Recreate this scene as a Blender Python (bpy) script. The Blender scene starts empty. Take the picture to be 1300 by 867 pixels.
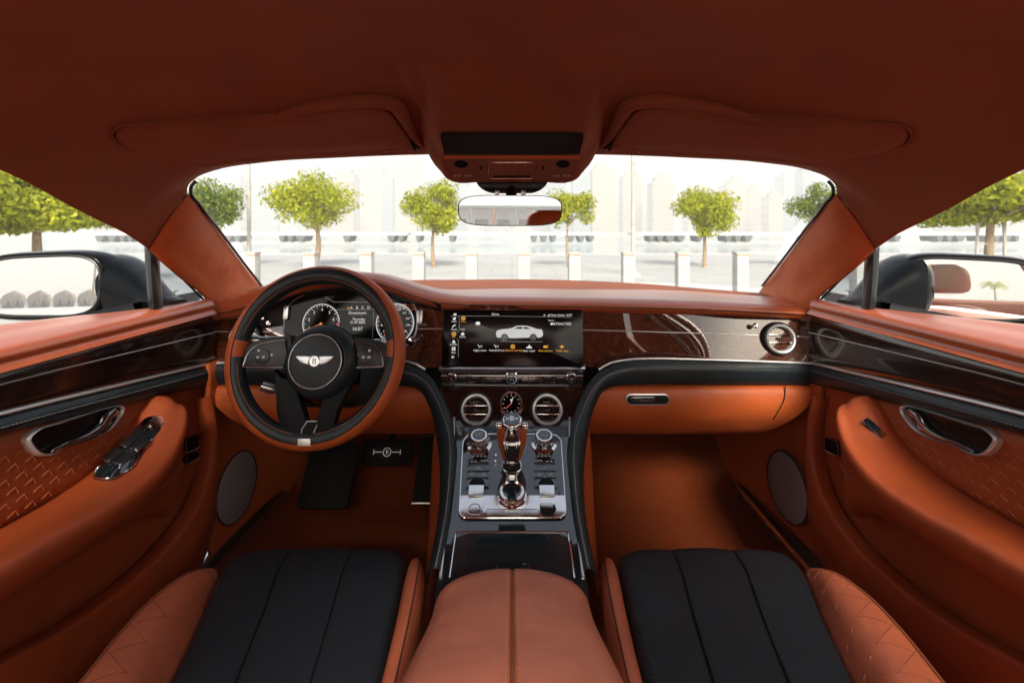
import bpy, bmesh, math, random
from mathutils import Vector, Matrix
random.seed(7)
R = math.radians
PI = math.pi
H = 1.12          # eye height above the paving (m)
F = 600.0         # focal length in photo pixels
CX, HY = 650.0, 295.0
scene = bpy.context.scene
col = scene.collection

# ------------------------------------------------------------------ helpers
def P(px, py, D):
    return Vector(((px - CX) / F * D, D, H - (py - HY) / F * D))
def Q(px, py, x):
    D = x * F / (px - CX)
    return Vector((x, D, H - (py - HY) / F * D))
def W(x, D, z):
    return Vector((x, D, H + z))
def table(tab, t):
    tab = sorted(tab)
    if t <= tab[0][0]: return tab[0][1]
    for (a, va), (b, vb) in zip(tab, tab[1:]):
        if t <= b: return va + (vb - va) * (t - a) / (b - a)
    return tab[-1][1]
def cr(pts, n, closed=False):
    if n <= 1 and not closed: return [p.copy() for p in pts]
    N = len(pts); out = []
    segs = N if closed else N - 1
    for i in range(segs):
        if closed:
            p0, p1, p2, p3 = pts[(i-1) % N], pts[i], pts[(i+1) % N], pts[(i+2) % N]
        else:
            p1, p2 = pts[i], pts[i+1]
            p0 = pts[i-1] if i > 0 else p1 + (p1 - p2)
            p3 = pts[i+2] if i + 2 < N else p2 + (p2 - p1)
        # centripetal-ish: limit overshoot with scaled tangents
        L = (p2 - p1).length
        def tan(a, b, c):
            d1 = (b - a).length; d2 = (c - b).length
            if d1 < 1e-9 or d2 < 1e-9: return Vector((0,)*len(p1))
            t = (b - a) / d1 * d2 + (c - b) / d2 * d1
            t = t / (d1 + d2)
            return t * L
        m1, m2 = tan(p0, p1, p2), tan(p1, p2, p3)
        for k in range(n):
            t = k / n; t2 = t*t; t3 = t2*t
            out.append(p1*(2*t3-3*t2+1) + m1*(t3-2*t2+t) + p2*(-2*t3+3*t2) + m2*(t3-t2))
    if not closed: out.append(pts[-1].copy())
    return out
def frame(o, n, up=Vector((0, 0, 1))):
    """z axis = n, y axis as near to up as possible"""
    z = Vector(n).normalized(); x = Vector(up).cross(z).normalized(); y = z.cross(x)
    M = Matrix((x, y, z)).transposed().to_4x4(); M.translation = o
    return M

class MB:
    def __init__(s, side=1):
        s.bm = bmesh.new(); s.mi = 0; s.side = side
    def v(s, p):
        return s.bm.verts.new((p[0]*s.side, p[1], p[2]))
    def f(s, vs):
        try:
            fc = s.bm.faces.new(vs); fc.material_index = s.mi; fc.smooth = True; return fc
        except ValueError: return None
    def raw_grid(s, rows, closed_u=False, closed_v=False, cap=False):
        V = [[s.v(p) for p in r] for r in rows]
        nr, nc = len(V), len(V[0])
        for i in range(nr if closed_v else nr-1):
            for j in range(nc if closed_u else nc-1):
                a, b, c, d = V[i][j], V[i][(j+1) % nc], V[(i+1) % nr][(j+1) % nc], V[(i+1) % nr][j]
                s.f([a, b, c, d])
        if cap:
            s.f(V[0]); s.f(list(reversed(V[-1])))
        return s
    def grid(s, rows, nu=4, nv=4, closed_u=False, cap=False):
        rows = [cr(r, nu, closed_u) for r in rows]
        if nv > 1:
            cols = [cr(list(c), nv) for c in zip(*rows)]
            rows = [list(r) for r in zip(*cols)]
        return s.raw_grid(rows, closed_u, cap=cap)
    def box(s, c, size, M=None, bev=0.0, seg=2):
        M = M or Matrix.Identity(4)
        t = bmesh.new(); bmesh.ops.create_cube(t, size=1)
        for v in t.verts: v.co = Vector((v.co.x*size[0], v.co.y*size[1], v.co.z*size[2]))
        if bev > 0: bmesh.ops.bevel(t, geom=list(t.edges), offset=bev, segments=seg, profile=.6, affect='EDGES')
        return s.merge(t, M @ Matrix.Translation(Vector(c)))
    def merge(s, t, M):
        mp = {}
        for v in t.verts: mp[v.index if False else v] = s.v(M @ v.co)
        for fc in t.faces: s.f([mp[v] for v in fc.verts])
        t.free(); return s
    def tube(s, pts, r, seg=8, closed=False, n=1, flat=1.0, cap=True):
        pts = cr(pts, n, closed) if n > 1 or closed else pts
        N = len(pts); rings = []
        t0 = (pts[1]-pts[0]).normalized()
        up = Vector((0, 0, 1)) if abs(t0.z) < .9 else Vector((0, 1, 0))
        nrm = (up - t0*up.dot(t0)).normalized()
        for i, p in enumerate(pts):
            if closed: t = (pts[(i+1) % N]-pts[i-1])
            else: t = pts[min(i+1, N-1)]-pts[max(i-1, 0)]
            if t.length < 1e-9: t = t0
            t = t.normalized(); nrm = (nrm - t*nrm.dot(t)).normalized(); b = t.cross(nrm)
            rr = r[i] if isinstance(r, list) else (r(i/(N-1)) if callable(r) else r)
            rings.append([p + (nrm*math.cos(a)*flat + b*math.sin(a))*rr for a in [2*PI*k/seg for k in range(seg)]])
        return s.raw_grid(rings, closed_u=True, closed_v=closed, cap=cap and not closed)
    def lathe(s, prof, M, seg=48, cap=True, knurl=0, kd=0.0, kr=(0, 0)):
        rings = []
        for i, (r, z) in enumerate(prof):
            ring = []
            for k in range(seg):
                rr = r + (kd if knurl and kr[0] <= i <= kr[1] and k % 2 else 0)
                a = 2*PI*k/seg
                ring.append(M @ Vector((rr*math.cos(a), rr*math.sin(a), z)))
            rings.append(ring)
        return s.raw_grid(rings, closed_u=True, cap=cap)
    def prism(s, poly, M, z0, z1, bev=0.0):
        t = bmesh.new()
        vs = [t.verts.new((p[0], p[1], z0)) for p in poly]
        fc = t.faces.new(vs)
        ret = bmesh.ops.extrude_face_region(t, geom=[fc])
        top = [g for g in ret['geom'] if isinstance(g, bmesh.types.BMVert)]
        for v in top: v.co.z = z1
        if bev > 0:
            es = [e for e in t.edges if abs(e.verts[0].co.z-z1) < 1e-7 and abs(e.verts[1].co.z-z1) < 1e-7]
            bmesh.ops.bevel(t, geom=es, offset=bev, segments=2, profile=.6, affect='EDGES')
        return s.merge(t, M)
    def text(s, body, size, M, align='CENTER', depth=.0002):
        cu = bpy.data.curves.new('t', 'FONT'); cu.body = body; cu.size = size
        cu.align_x = align; cu.align_y = 'CENTER'; cu.extrude = depth; cu.resolution_u = 3
        ob = bpy.data.objects.new('t', cu); col.objects.link(ob)
        dg = bpy.context.evaluated_depsgraph_get()
        me = bpy.data.meshes.new_from_object(ob.evaluated_get(dg))
        t = bmesh.new(); t.from_mesh(me)
        s.merge(t, M)
        bpy.data.objects.remove(ob); bpy.data.meshes.remove(me); bpy.data.curves.remove(cu)
        return s
    def stitches(s, pts, pitch=.007, ln=.0042, r=.0007):
        acc = 0; i = 0
        L = [0]
        for a, b in zip(pts, pts[1:]): L.append(L[-1] + (b-a).length)
        def at(d):
            for k in range(len(pts)-1):
                if d <= L[k+1] or k == len(pts)-2:
                    u = (d-L[k])/max(1e-9, L[k+1]-L[k]); return pts[k].lerp(pts[k+1], u)
        d = 0
        while d + ln < L[-1]:
            a, b = at(d), at(d+ln)
            s.tube([a, b], r, seg=4); d += pitch
        return s

def link(o): col.objects.link(o); return o
def obj(name, mb, mats, parent=None, angle=40, local=False, label=None, solid=0.0, bevel=0.0):
    me = bpy.data.meshes.new(name); mb.bm.normal_update(); mb.bm.to_mesh(me); mb.bm.free()
    if not isinstance(mats, (list, tuple)): mats = [mats]
    for m in mats: me.materials.append(m)
    me.set_sharp_from_angle(angle=R(angle))
    o = link(bpy.data.objects.new(name, me))
    if parent:
        o.parent = parent
        if parent.type == 'EMPTY' and not local:
            o.matrix_parent_inverse = Matrix.Translation(-parent.location)
    if solid:
        md = o.modifiers.new('thick', 'SOLIDIFY'); md.thickness = abs(solid); md.offset = 1 if solid > 0 else -1
    if label: o['label'] = label
    return o
def tag(o, label=None, cat=None, group=None, kind=None):
    if label: o['label'] = label
    if cat: o['category'] = cat
    if group: o['group'] = group
    if kind: o['kind'] = kind
    return o
def thing(name, loc, label, cat, group=None, kind=None):
    o = link(bpy.data.objects.new(name, None)); o.location = loc; o.empty_display_size = .05
    return tag(o, label, cat, group, kind)

# ------------------------------------------------------------------ materials
MAT = {}
def mat(name, base=(.5, .5, .5), rough=.5, metal=0, coat=0, coat_rough=.03, spec=.5, emit=None, estr=1.0):
    m = bpy.data.materials.new(name); m.use_nodes = True
    b = m.node_tree.nodes['Principled BSDF']
    b.inputs['Base Color'].default_value = (*base, 1); b.inputs['Roughness'].default_value = rough
    b.inputs['Metallic'].default_value = metal; b.inputs['Coat Weight'].default_value = coat
    b.inputs['Coat Roughness'].default_value = coat_rough; b.inputs['Specular IOR Level'].default_value = spec
    if emit: b.inputs['Emission Color'].default_value = (*emit, 1); b.inputs['Emission Strength'].default_value = estr
    MAT[name] = m; return m
def nodes(m): return m.node_tree.nodes, m.node_tree.links, m.node_tree.nodes['Principled BSDF']
def texco(m, scale=(1, 1, 1)):
    N, L, b = nodes(m)
    tc = N.new('ShaderNodeTexCoord'); mp = N.new('ShaderNodeMapping'); mp.inputs['Scale'].default_value = scale
    L.new(tc.outputs['Object'], mp.inputs['Vector']); return mp.outputs['Vector']
def vary(m, c1, c2, scale, detail=4, stops=(.35, .65), vscale=(1, 1, 1), rough=None, dist=0):
    N, L, b = nodes(m); v = texco(m, vscale)
    n = N.new('ShaderNodeTexNoise'); n.inputs['Scale'].default_value = scale; n.inputs['Detail'].default_value = detail
    n.inputs['Distortion'].default_value = dist
    L.new(v, n.inputs['Vector'])
    r = N.new('ShaderNodeValToRGB'); r.color_ramp.elements[0].position = stops[0]; r.color_ramp.elements[1].position = stops[1]
    r.color_ramp.elements[0].color = (*c1, 1); r.color_ramp.elements[1].color = (*c2, 1)
    L.new(n.outputs['Fac'], r.inputs['Fac']); L.new(r.outputs['Color'], b.inputs['Base Color'])
    if rough:
        mr = N.new('ShaderNodeMapRange'); mr.inputs['To Min'].default_value = rough[0]; mr.inputs['To Max'].default_value = rough[1]
        L.new(n.outputs['Fac'], mr.inputs['Value']); L.new(mr.outputs['Result'], b.inputs['Roughness'])
    return m
def bump(m, kind, scale, strength, dist=.001, vscale=(1, 1, 1), scale2=None):
    N, L, b = nodes(m); v = texco(m, vscale)
    if kind == 'voronoi':
        n = N.new('ShaderNodeTexVoronoi'); n.feature = 'DISTANCE_TO_EDGE'; out = n.outputs['Distance']
    elif kind == 'dots':
        n = N.new('ShaderNodeTexVoronoi'); n.inputs['Randomness'].default_value = 0; out = n.outputs['Distance']
    else:
        n = N.new('ShaderNodeTexNoise'); n.inputs['Detail'].default_value = 3; out = n.outputs['Fac']
    n.inputs['Scale'].default_value = scale; L.new(v, n.inputs['Vector'])
    bp = N.new('ShaderNodeBump'); bp.inputs['Strength'].default_value = strength; bp.inputs['Distance'].default_value = dist
    L.new(out, bp.inputs['Height'])
    if scale2:
        n2 = N.new('ShaderNodeTexNoise'); n2.inputs['Scale'].default_value = scale2[0]; L.new(v, n2.inputs['Vector'])
        b2 = N.new('ShaderNodeBump'); b2.inputs['Strength'].default_value = scale2[1]; b2.inputs['Distance'].default_value = scale2[2]
        L.new(n2.outputs['Fac'], b2.inputs['Height']); L.new(bp.outputs['Normal'], b2.inputs['Normal'])
        L.new(b2.outputs['Normal'], b.inputs['Normal'])
    else: L.new(bp.outputs['Normal'], b.inputs['Normal'])
    return m

TAN = (.54, .108, .024)
def leather(name, c, rough=.46, k=.82):
    m = mat(name, c, rough, spec=.45)
    vary(m, tuple(x*k for x in c), c, 9, stops=(.3, .7), rough=(rough-.05, rough+.07))
    bump(m, 'voronoi', 330, .5, .0007, scale2=(18, .6, .005)); return m
tan = leather('tan_leather', TAN)
tan_pale = leather('tan_leather_armrest', (.52, .160, .090), .5)
tan_roof = leather('tan_suede_shaded', (.32, .088, .038), .85)  # roof and visor suede, darkened in colour to carry the cabin shade
tan_carpet = mat('tan_carpet', (.30, .065, .018), .95, spec=.1)
vary(tan_carpet, (.17, .034, .009), (.22, .044, .011), 140); bump(tan_carpet, 'noise', 380, 1, .004)
leather('bolster_leather', (.50, .125, .055), .48); leather('piping_leather', (.28, .075, .032), .5)
black_l = leather('black_leather', (.014, .024, .029), .40)
seat_black = mat('perforated_black_leather', (.009, .013, .018), .5, spec=.4)
bump(seat_black, 'dots', 230, .9, .0014, scale2=(10, .3, .004))
gloss = mat('black_lacquer', (.006, .016, .021), .06, coat=1, coat_rough=.02)  # teal tint in the black imitates the sky reflected in it
gloss.node_tree.nodes['Principled BSDF'].inputs['Coat IOR'].default_value = 1.8
gloss_rough = mat('black_plastic', (.012, .012, .013), .35)
bump(gloss_rough, 'noise', 700, .15, .0004)
black_void = mat('dark_recess_plastic', (.004, .004, .004), .6, spec=.25)
rubber = mat('pedal_rubber', (.006, .006, .006), .7, spec=.2)
paint = mat('black_car_paint', (.002, .003, .004), .05, spec=.16)
wood = mat('walnut_burr_veneer', (.05, .016, .008), .4, coat=1, coat_rough=.012, spec=.08)
wood.node_tree.nodes['Principled BSDF'].inputs['Coat IOR'].default_value = 2.1
vary(wood, (.028, .007, .003), (.15, .033, .008), 85, detail=10, stops=(.25, .80), dist=.6)
dashl = leather('polished_tan_leather', TAN, .34)
b_ = dashl.node_tree.nodes['Principled BSDF']; b_.inputs['Specular IOR Level'].default_value = .9; b_.inputs['Coat Weight'].default_value = .6; b_.inputs['Coat Roughness'].default_value = .28
wood_dark = mat('dark_walnut_veneer', (.02, .008, .006), .2, coat=1, coat_rough=.015)
vary(wood_dark, (.010, .004, .003), (.045, .014, .008), 16, detail=9, stops=(.35, .75), dist=1.5)
chrome = mat('polished_chrome', (.86, .86, .86), .07, metal=1)
mat('handle_cup', (.012, .010, .010), .22, spec=.4)
mat('dark_chrome', (.30, .30, .31), .12, metal=1)
satin = mat('satin_aluminium', (.72, .73, .73), .28, metal=1)
bump(satin, 'noise', 900, .05, .0003)
mat('bright_aluminium', (.93, .93, .92), .2, metal=1)
silver = mat('pale_silver_trim', (.80, .81, .80), .35, metal=.6)
speaker = mat('speaker_mesh', (.30, .28, .27), .6); bump(speaker, 'dots', 420, .9, .001)
mirror = mat('mirror_silvering', (.92, .93, .93), .004, metal=1)
stitch = mat('tan_thread', (.55, .20, .08), .7)
stitch_dk = mat('grey_thread', (.30, .30, .29), .7)
seam = mat('dark_seam_thread', (.045, .012, .005), .8)
seamb = mat('black_seam_thread', (.004, .004, .004), .8)
ledw = mat('lit_white_graphics', (.8, .8, .8), .5, emit=(1, 1, 1), estr=.26)
ledg = mat('lit_grey_graphics', (.3, .3, .3), .5, emit=(.6, .63, .65), estr=.10)
leda = mat('lit_amber_graphics', (.8, .5, .1), .5, emit=(1, .48, .07), estr=.26)
ledr = mat('lit_orange_needle', (.8, .3, .1), .5, emit=(1, .30, .05), estr=.30)
ledpink = mat('lit_red_graphics', (.8, .2, .2), .5, emit=(1, .12, .12), estr=.22)
print_w = mat('white_print', (.55, .56, .56), .5)
screen = mat('black_screen_glass', (.003, .003, .004), .12, spec=.35)
clearcar = mat('screen_car_body', (.5, .5, .5), .5, emit=(.84, .88, .86), estr=.24)
def glassmat(name, tint, k=.5, base=.03):
    m = bpy.data.materials.new(name); m.use_nodes = True; N, L = m.node_tree.nodes, m.node_tree.links; N.clear()
    out = N.new('ShaderNodeOutputMaterial'); mix = N.new('ShaderNodeMixShader')
    tr = N.new('ShaderNodeBsdfTransparent'); tr.inputs['Color'].default_value = (*tint, 1)
    gl = N.new('ShaderNodeBsdfGlossy'); gl.inputs['Roughness'].default_value = .0; gl.inputs['Color'].default_value = (1, 1, 1, 1)
    lw = N.new('ShaderNodeLayerWeight'); lw.inputs['Blend'].default_value = .5
    pw = N.new('ShaderNodeMath'); pw.operation = 'POWER'; pw.inputs[1].default_value = 4.5
    ma = N.new('ShaderNodeMath'); ma.operation = 'MULTIPLY_ADD'; ma.inputs[1].default_value = k; ma.inputs[2].default_value = base
    L.new(lw.outputs['Facing'], pw.inputs[0]); L.new(pw.outputs[0], ma.inputs[0]); L.new(ma.outputs[0], mix.inputs['Fac'])
    L.new(tr.outputs[0], mix.inputs[1]); L.new(gl.outputs[0], mix.inputs[2]); L.new(mix.outputs[0], out.inputs['Surface'])
    MAT[name] = m; return m
glass = glassmat('windscreen_glass', (.82, .835, .815), .08, .002)
glass_tint = glassmat('tinted_quarter_glass', (.50, .56, .58), .4, .05)


# ================================================================== CAR BODY (shell)
ZR = [(1.12, -.163), (.90, -.030), (.697, .035), (.563, .075), (.3, .12), (0, .135), (-.45, .12)]
XR = [(1.12, .724), (.90, .69), (.697, .645), (.563, .61), (.3, .58), (0, .565), (-.45, .555)]
ZC = [(1.05, .128), (.96, .160), (.90, .182), (.80, .205), (.60, .235), (.30, .25), (0, .25), (-.45, .235)]
def smooth_table(tab):
    tab = sorted(tab); pts = cr([Vector((a, b, 0)) for a, b in tab], 6)
    return [(p.x, p.y) for p in pts]
ZR, XR, ZC = map(smooth_table, (ZR, XR, ZC))
def roof_z(x, D):
    xr = table(XR, D); zr = table(ZR, D); zc = table(ZC, D)
    return zc - (zc - zr) * min(1, abs(x)/xr)**4
def on_roof(px, py, off=0.0):
    lo, hi = .30, 1.05
    k = -(py-HY)/F; q = (px-CX)/F
    for _ in range(40):
        m = (lo+hi)/2
        if roof_z(q*m, m) - off - k*m > 0: lo = m
        else: hi = m
    return P(px, py, lo)

body = thing('car_body', (0, 1.2, 0), 'tan lined cabin shell of the car with pillars, windscreen and shade-darkened tan headlining', 'car body')
# roof lining
half0 = [Q(188, 316, -.69), P(213, 278, .889), P(237, 247, .888), P(239, 236, .889), P(248, 227, .892), P(272, 217, .898), P(330, 207, .912), on_roof(430, 200.5), on_roof(540, 196.5), on_roof(650, 195.5)]
rows = [half0]
fr = [None, .985, .955, .925, .89, .84, .72, .52, .26, 0]
for D in (.82, .76, .69, .60, .48, .36, .2, 0, -.2, -.42):
    xr = table(XR, D); r = []
    for k, t in enumerate(fr):
        x = -xr if k == 0 else -xr*t
        if D == .82 and k == 1: x = -xr*.965
        r.append(W(x, D, roof_z(x, D)))
    rows.append(r)
full = []
for r in rows:
    full.append(r + [Vector((-p.x, p.y, p.z)) for p in reversed(r[:-1])])
obj('roof_lining', MB().grid(full, 5, 5), tan_roof, body, solid=-.02)
# roof skin and rear header seen in the mirrors
# windscreen pillars
outer = [W(-.735, 1.17, -.215), W(-.724, 1.125, -.163), Q(228, 351, -.710), Q(206, 332, -.70), Q(195, 322, -.695), Q(188, 316, -.69)]
inner = [P(352, 392, 1.40), P(330, 363, 1.37), P(301, 327, 1.20), P(272, 289, 1.03), P(248, 259, .915), P(237, 247, .888)]
for s in (1, -1):
    rows = []
    N = 16
    o_ = cr(outer, 8); i_ = cr(inner, 8)
    for k_i, (a, b) in enumerate(zip(o_, i_)):
        nb = Vector((.35, -.75, -.25)).normalized()*(1-.75*max(0, (k_i-24)/16)**1.5)
        rows.append([a + Vector((-.012, .02, 0)), a, a.lerp(b, .12)+nb*.010, a.lerp(b, .35)+nb*.017, a.lerp(b, .62)+nb*.021, a.lerp(b, .86)+nb*.013, b, b + Vector((-.02, .03, .0))])
    obj('windscreen_pillar', MB(s).grid(rows, 4, 1), leather('tan_suede_lit', (.66, .165, .052), .55) if s == 1 else MAT['tan_suede_lit'], body, solid=0)  # same suede as the roof, colour lightened for daylight on the pillars
    seal = [p + Vector((.003, .006, .0)) for p in cr([P(329.5, 363, 1.37), P(301, 327, 1.20), P(272, 289, 1.03), P(247.5, 258, .915), P(237.5, 244, .890), P(238.5, 236, .892), P(244, 229.5, .896)], 8)]
    obj('window_seal', MB(s).tube(seal, .0032, 6), gloss_rough, body)
    ob = [p + Vector((-.004, .006, 0)) for p in cr(outer, 6)]
    obj('window_seal', MB(s).tube(ob, .003, 6), gloss_rough, body)
    sm = cr([Q(188, 316, -.69), P(213, 278, .889), P(237, 247, .888)], 5)
    obj('trim_seam', MB(s).tube([p + Vector((.002, -.002, -.001)) for p in sm], .0011, 5), seam, body)
# sun visor surrounds: rolled lip of the lining behind each visor
for s in (1, -1):
    A = [on_roof(a, b, .006) for a, b in ((352, 148), (385, 138), (430, 130), (475, 127), (497, 131), (512, 148), (524, 170), (536, 186))]
    obj('visor_recess_lip', MB(s).tube(cr(A, 5), lambda t: .003+.010*math.sin(PI*min(1, .02+t*.98))**.5, 12), tan_roof, body)
    A = [on_roof(a, b, .002) for a, b in ((160, 190), (147, 180), (143, 170), (150, 161), (172, 157), (230, 154), (300, 152), (352, 149))]
    obj('trim_seam', MB(s).tube(cr(A, 6), .0013, 6), MAT['piping_leather'], body)
# windscreen
hd = [on_roof(a, b) + Vector((0, .012, .004)) for a, b in ((238, 238), (272, 217), (330, 207), (430, 200.5), (540, 196.5), (650, 195.5))]
hd = hd + [Vector((-p.x, p.y, p.z)) for p in reversed(hd[:-1])]
bs = [P(a, b, d) + Vector((0, .02, -.008)) for a, b, d in ((326, 364, 1.37), (360, 361, 1.46), (400, 359, 1.54), (480, 357, 1.66), (560, 357, 1.73), (650, 357, 1.75))]
bs = bs + [Vector((-p.x, p.y, p.z)) for p in reversed(bs[:-1])]
mid = [a.lerp(b, .5)+Vector((0, .02, .02)) for a, b in zip(hd, bs)]
obj('windscreen', MB().grid([hd, mid, bs], 3, 5), glass, body)

# floor, toe board, sills, kick panels
def rect_grid(mb, pts4, n=6, m=6):
    a, b, c, d = pts4
    rows = []
    for i in range(m+1):
        t = i/m; rows.append([a.lerp(d, t).lerp(b.lerp(c, t), k/n) for k in range(n+1)])
    return mb.raw_grid(rows)
fl = MB(); rows = []
for D, z in ((-.45, -.80), (.2, -.80), (.8, -.80), (1.25, -.80), (1.38, -.785), (1.50, -.72), (1.62, -.58), (1.66, -.42), (1.62, -.30)):
    rows.append([W(x, D, z + (.02*(abs(x)/.7)**6)) for x in (-.70, -.6, -.45, -.25, -.12, .12, .25, .45, .6, .70)])
obj('carpet', fl.grid(rows, 3, 5), tan_carpet, body, solid=-.012)
KX = [(1.08, -.700), (1.25, -.695), (1.45, -.675), (1.66, -.64)]
for s in (1, -1):
    rows = []
    for z in (-.30, -.42, -.55, -.68, -.76, -.80):
        rows.append([W(table(KX, D) + (.012 if z < -.7 else 0), D, z) for D in (1.075, 1.12, 1.25, 1.45, 1.68)])
    kp = obj('kick_panel', MB(s).grid(rows, 4, 3), tan, body, solid=-.01)
    rows = [[W(-.70 + dx, D, -.745 + dz) for dx, dz in ((-.01, .015), (.01, .012), (.035, .0), (.04, -.02), (.04, -.06))] for D in (-.2, .4, .9, 1.15, 1.3, 1.5)]
    obj('door_sill', MB(s).grid(rows, 3, 2), satin, body)
    rows = [[W(-.662, D, -.765), W(-.62, D, -.772), W(-.585, D, -.80+.0)] for D in (-.2, .4, .9, 1.15, 1.3, 1.5)]
    obj('sill_trim', MB(s).grid(rows, 3, 2), tan_carpet, body)
    M = frame(W(-.686, 1.175, -.632), (1, -.03, 0.03))
    mb = MB(s); mb.lathe([(.080, -.004), (.080, .004), (.077, .006), (.04, .0075), (.0001, .008)], M, 56)
    g = obj('speaker_grille', mb, speaker, kp)
    mb = MB(s); mb.tube([M @ Vector((.0815*math.cos(a), .0815*math.sin(a), .004)) for a in [2*PI*k/56 for k in range(56)]], .002, 6, closed=True)
    obj('speaker_rim', mb, seam, kp)
# lower body outside, so that the cabin is closed below the windows
for s in (1, -1):
    rows = [[W(-.80, D, -.15), W(-.93, D, -.30), W(-.95, D, -.55), W(-.92, D, -.85)] for D in (-.45, .3, .9, 1.25)]
    obj('body_side', MB(s).grid(rows, 3, 3), paint, body)

for s in (1, -1):
    rows = [[W(-x, D, z) for D, x in ((-.42, .60), (-.8, .585), (-1.15, .55), (-1.4, .50))] for z, x in ((-.8, 0), (-.3, 0), (.0, 0), (.05, 0))]
    rows[-1] = [W(-.55, -.42, .125), W(-.52, -.8, .09), W(-.48, -1.15, .02), W(-.44, -1.4, -.05)]
    obj('rear_side_trim', MB(s).grid(rows, 3, 3), tan, body, solid=.02)
# ================================================================== SUN VISORS
for s, lab in ((1, 'shade-darkened tan sun visor on the left, above the steering wheel'), (-1, 'shade-darkened tan sun visor on the right, above the passenger side of the dashboard')):
    vo = lambda a: .003 + .011*max(0, min(1, (a-170)/160))
    top = [on_roof(a, b, vo(a)) for a, b in ((148, 170), (160, 162), (200, 158), (250, 156.5), (300, 155.5), (360, 152), (410, 145), (460, 140.5), (490, 144), (507, 160), (521, 178))]
    bot = [on_roof(a, b, vo(a)) for a, b in ((156, 184), (176, 195), (215, 204), (262, 212.5), (300, 207.5), (360, 202.0), (410, 199), (450, 197.6), (490, 196.3), (512, 195.7), (527, 193))]
    rows = []
    rows.append([p + Vector((0, 0, .012)) for p in top])
    for t in (0, .04, .15, .4, .7, .93):
        rows.append([a.lerp(b, t) + Vector((0, 0, -.004 if 0 < t < .9 else .0)) for a, b in zip(top, bot)])
    rows.append([p.copy() for p in bot]); rows.append([p+Vector((0, .008, .012)) for p in bot])
    v = thing('sun_visor', (-.35*s, .86, H+.12), lab, 'sun visor', 'sun visors under the headlining')
    obj('visor_panel', MB(s).grid(rows, 5, 3), tan_roof, v)
    M = frame(on_roof(497, 192, .018), (0, -.6, -.8))
    mb = MB(s); mb.tube([M @ Vector(q) for q in ((-.014, -.004, 0), (-.012, .005, .002), (.012, .005, .002), (.016, -.004, 0))], .0013, 6)
    obj('clip', mb, tan, v)
    mb = MB(s); mb.tube([on_roof(520, 181, .006), on_roof(532, 188, .006)], .004, 8)
    obj('pivot_rod', mb, gloss_rough, v)

# ================================================================== OVERHEAD CONSOLE + MIRROR
oc = thing('overhead_console', (0, .86, H+.14), 'roof console with reading lamps and switches above the rear view mirror', 'overhead console')
prof = [(.62, .250), (.64, .2335), (.70, .214), (.76, .192), (.80, .170), (.855, .143), (.866, .139), (.905, .104), (.925, .099), (.975, .110)]
rows = []
for D, z in prof:
    r = []
    kk = table([(.64, 0), (.70, .35), (.76, .7), (.80, .9), (.9, 1), (1.0, 1)], D)
    for x, dz in ((0, 0), (.06, 0), (.118, .001), (.128, .006), (.138, .018), (.152, .034), (.175, .052)):
        zz = z + dz
        zr_ = roof_z(x, D) - .003 + (.012 if x > .17 else 0) + (.008 if D < .63 else .0025 if D < .65 else 0)
        if x > .17: zz = zr_
        r.append(W(x, D, min(zz, zr_)))
    r = [Vector((-p.x, p.y, p.z)) for p in reversed(r[1:])] + r
    rows.append(r)
obj('housing', MB().grid(rows, 4, 4), tan_roof, oc)
# dark sensor panel
rows = [[W(x*k, D, z-.0055) for x in (-.121, -.119, -.05, 0, .05, .119, .121)] for D, z, k in ((.795, .173, .98), (.80, .170, 1), (.83, .1555, 1), (.853, .144, 1), (.856, .1455, .99))]
obj('sensor_panel', MB().grid(rows, 2, 2), gloss_rough, oc)
# switch panel faces the camera, slopes down
o = W(0, .884, .1218); n = Vector((0, -.66, -.75)); M = frame(o, n)
def rrect(w, h, r, n=6):
    pts = []
    for cx_, cy_, a0 in ((w/2-r, h/2-r, 0), (-w/2+r, h/2-r, 90), (-w/2+r, -h/2+r, 180), (w/2-r, -h/2+r, 270)):
        for k in range(n+1):
            a = R(a0 + 90*k/n); pts.append((cx_+r*math.cos(a), cy_+r*math.sin(a)))
    return pts
sp = obj('switch_panel', MB().prism([(-.122, .024), (-.108, -.028), (.108, -.028), (.122, .024)][::1], M, -.004, .004, .0015), leather('dark_tan_plastic', (.30, .11, .07), .5), oc)
obj('trim_strip', MB().prism([(-.124, .024), (-.118, .034), (.118, .034), (.124, .024)], M, -.004, .006, .001), MAT['tan_suede_lit'], oc)
mb = MB(); mb.prism(rrect(.088, .040, .007), M @ Matrix.Translation((0, -.004, 0)), .004, .0055, .0006)
obj('button_block', mb, MAT['dark_tan_plastic'], sp)
mb = MB()
mb.tube([M @ Vector((x, y-.004, .0055)) for x, y in rrect(.088, .040, .007)], .0009, 6, closed=True)
obj('chrome_rim', mb, chrome, sp)
mb = MB(); mb.box((-.0, -.0185, .006), (.07, .004, .001), M)
for x in (-.013, .013): mb.box((x, .0, .0056), (.0006, .026, .0006), M)
obj('slot', mb, black_void, sp)
for x in (-.094, .094):
    mb = MB(); mb.lathe([(.013, .003), (.0125, .0048), (.008, .0052), (.0001, .0052)], M @ Matrix.Translation((x, .011, 0)) @ Matrix.Diagonal((1, .7, 1, 1)), 28)
    obj('reading_lamp', mb, black_void, sp)
    mb = MB(); mb.prism(rrect(.004, .009, .0015), M @ Matrix.Translation((x*.62, .002, 0)), .003, .005)
    obj('microphone_slot', mb, black_void, sp)
    mb = MB()
    for dx in (-.014, -.006, .006, .014):
        mb.box((x+dx, -.018, .0045), (.005, .003, .001), M)
    obj('symbol', mb, print_w, sp)

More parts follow.
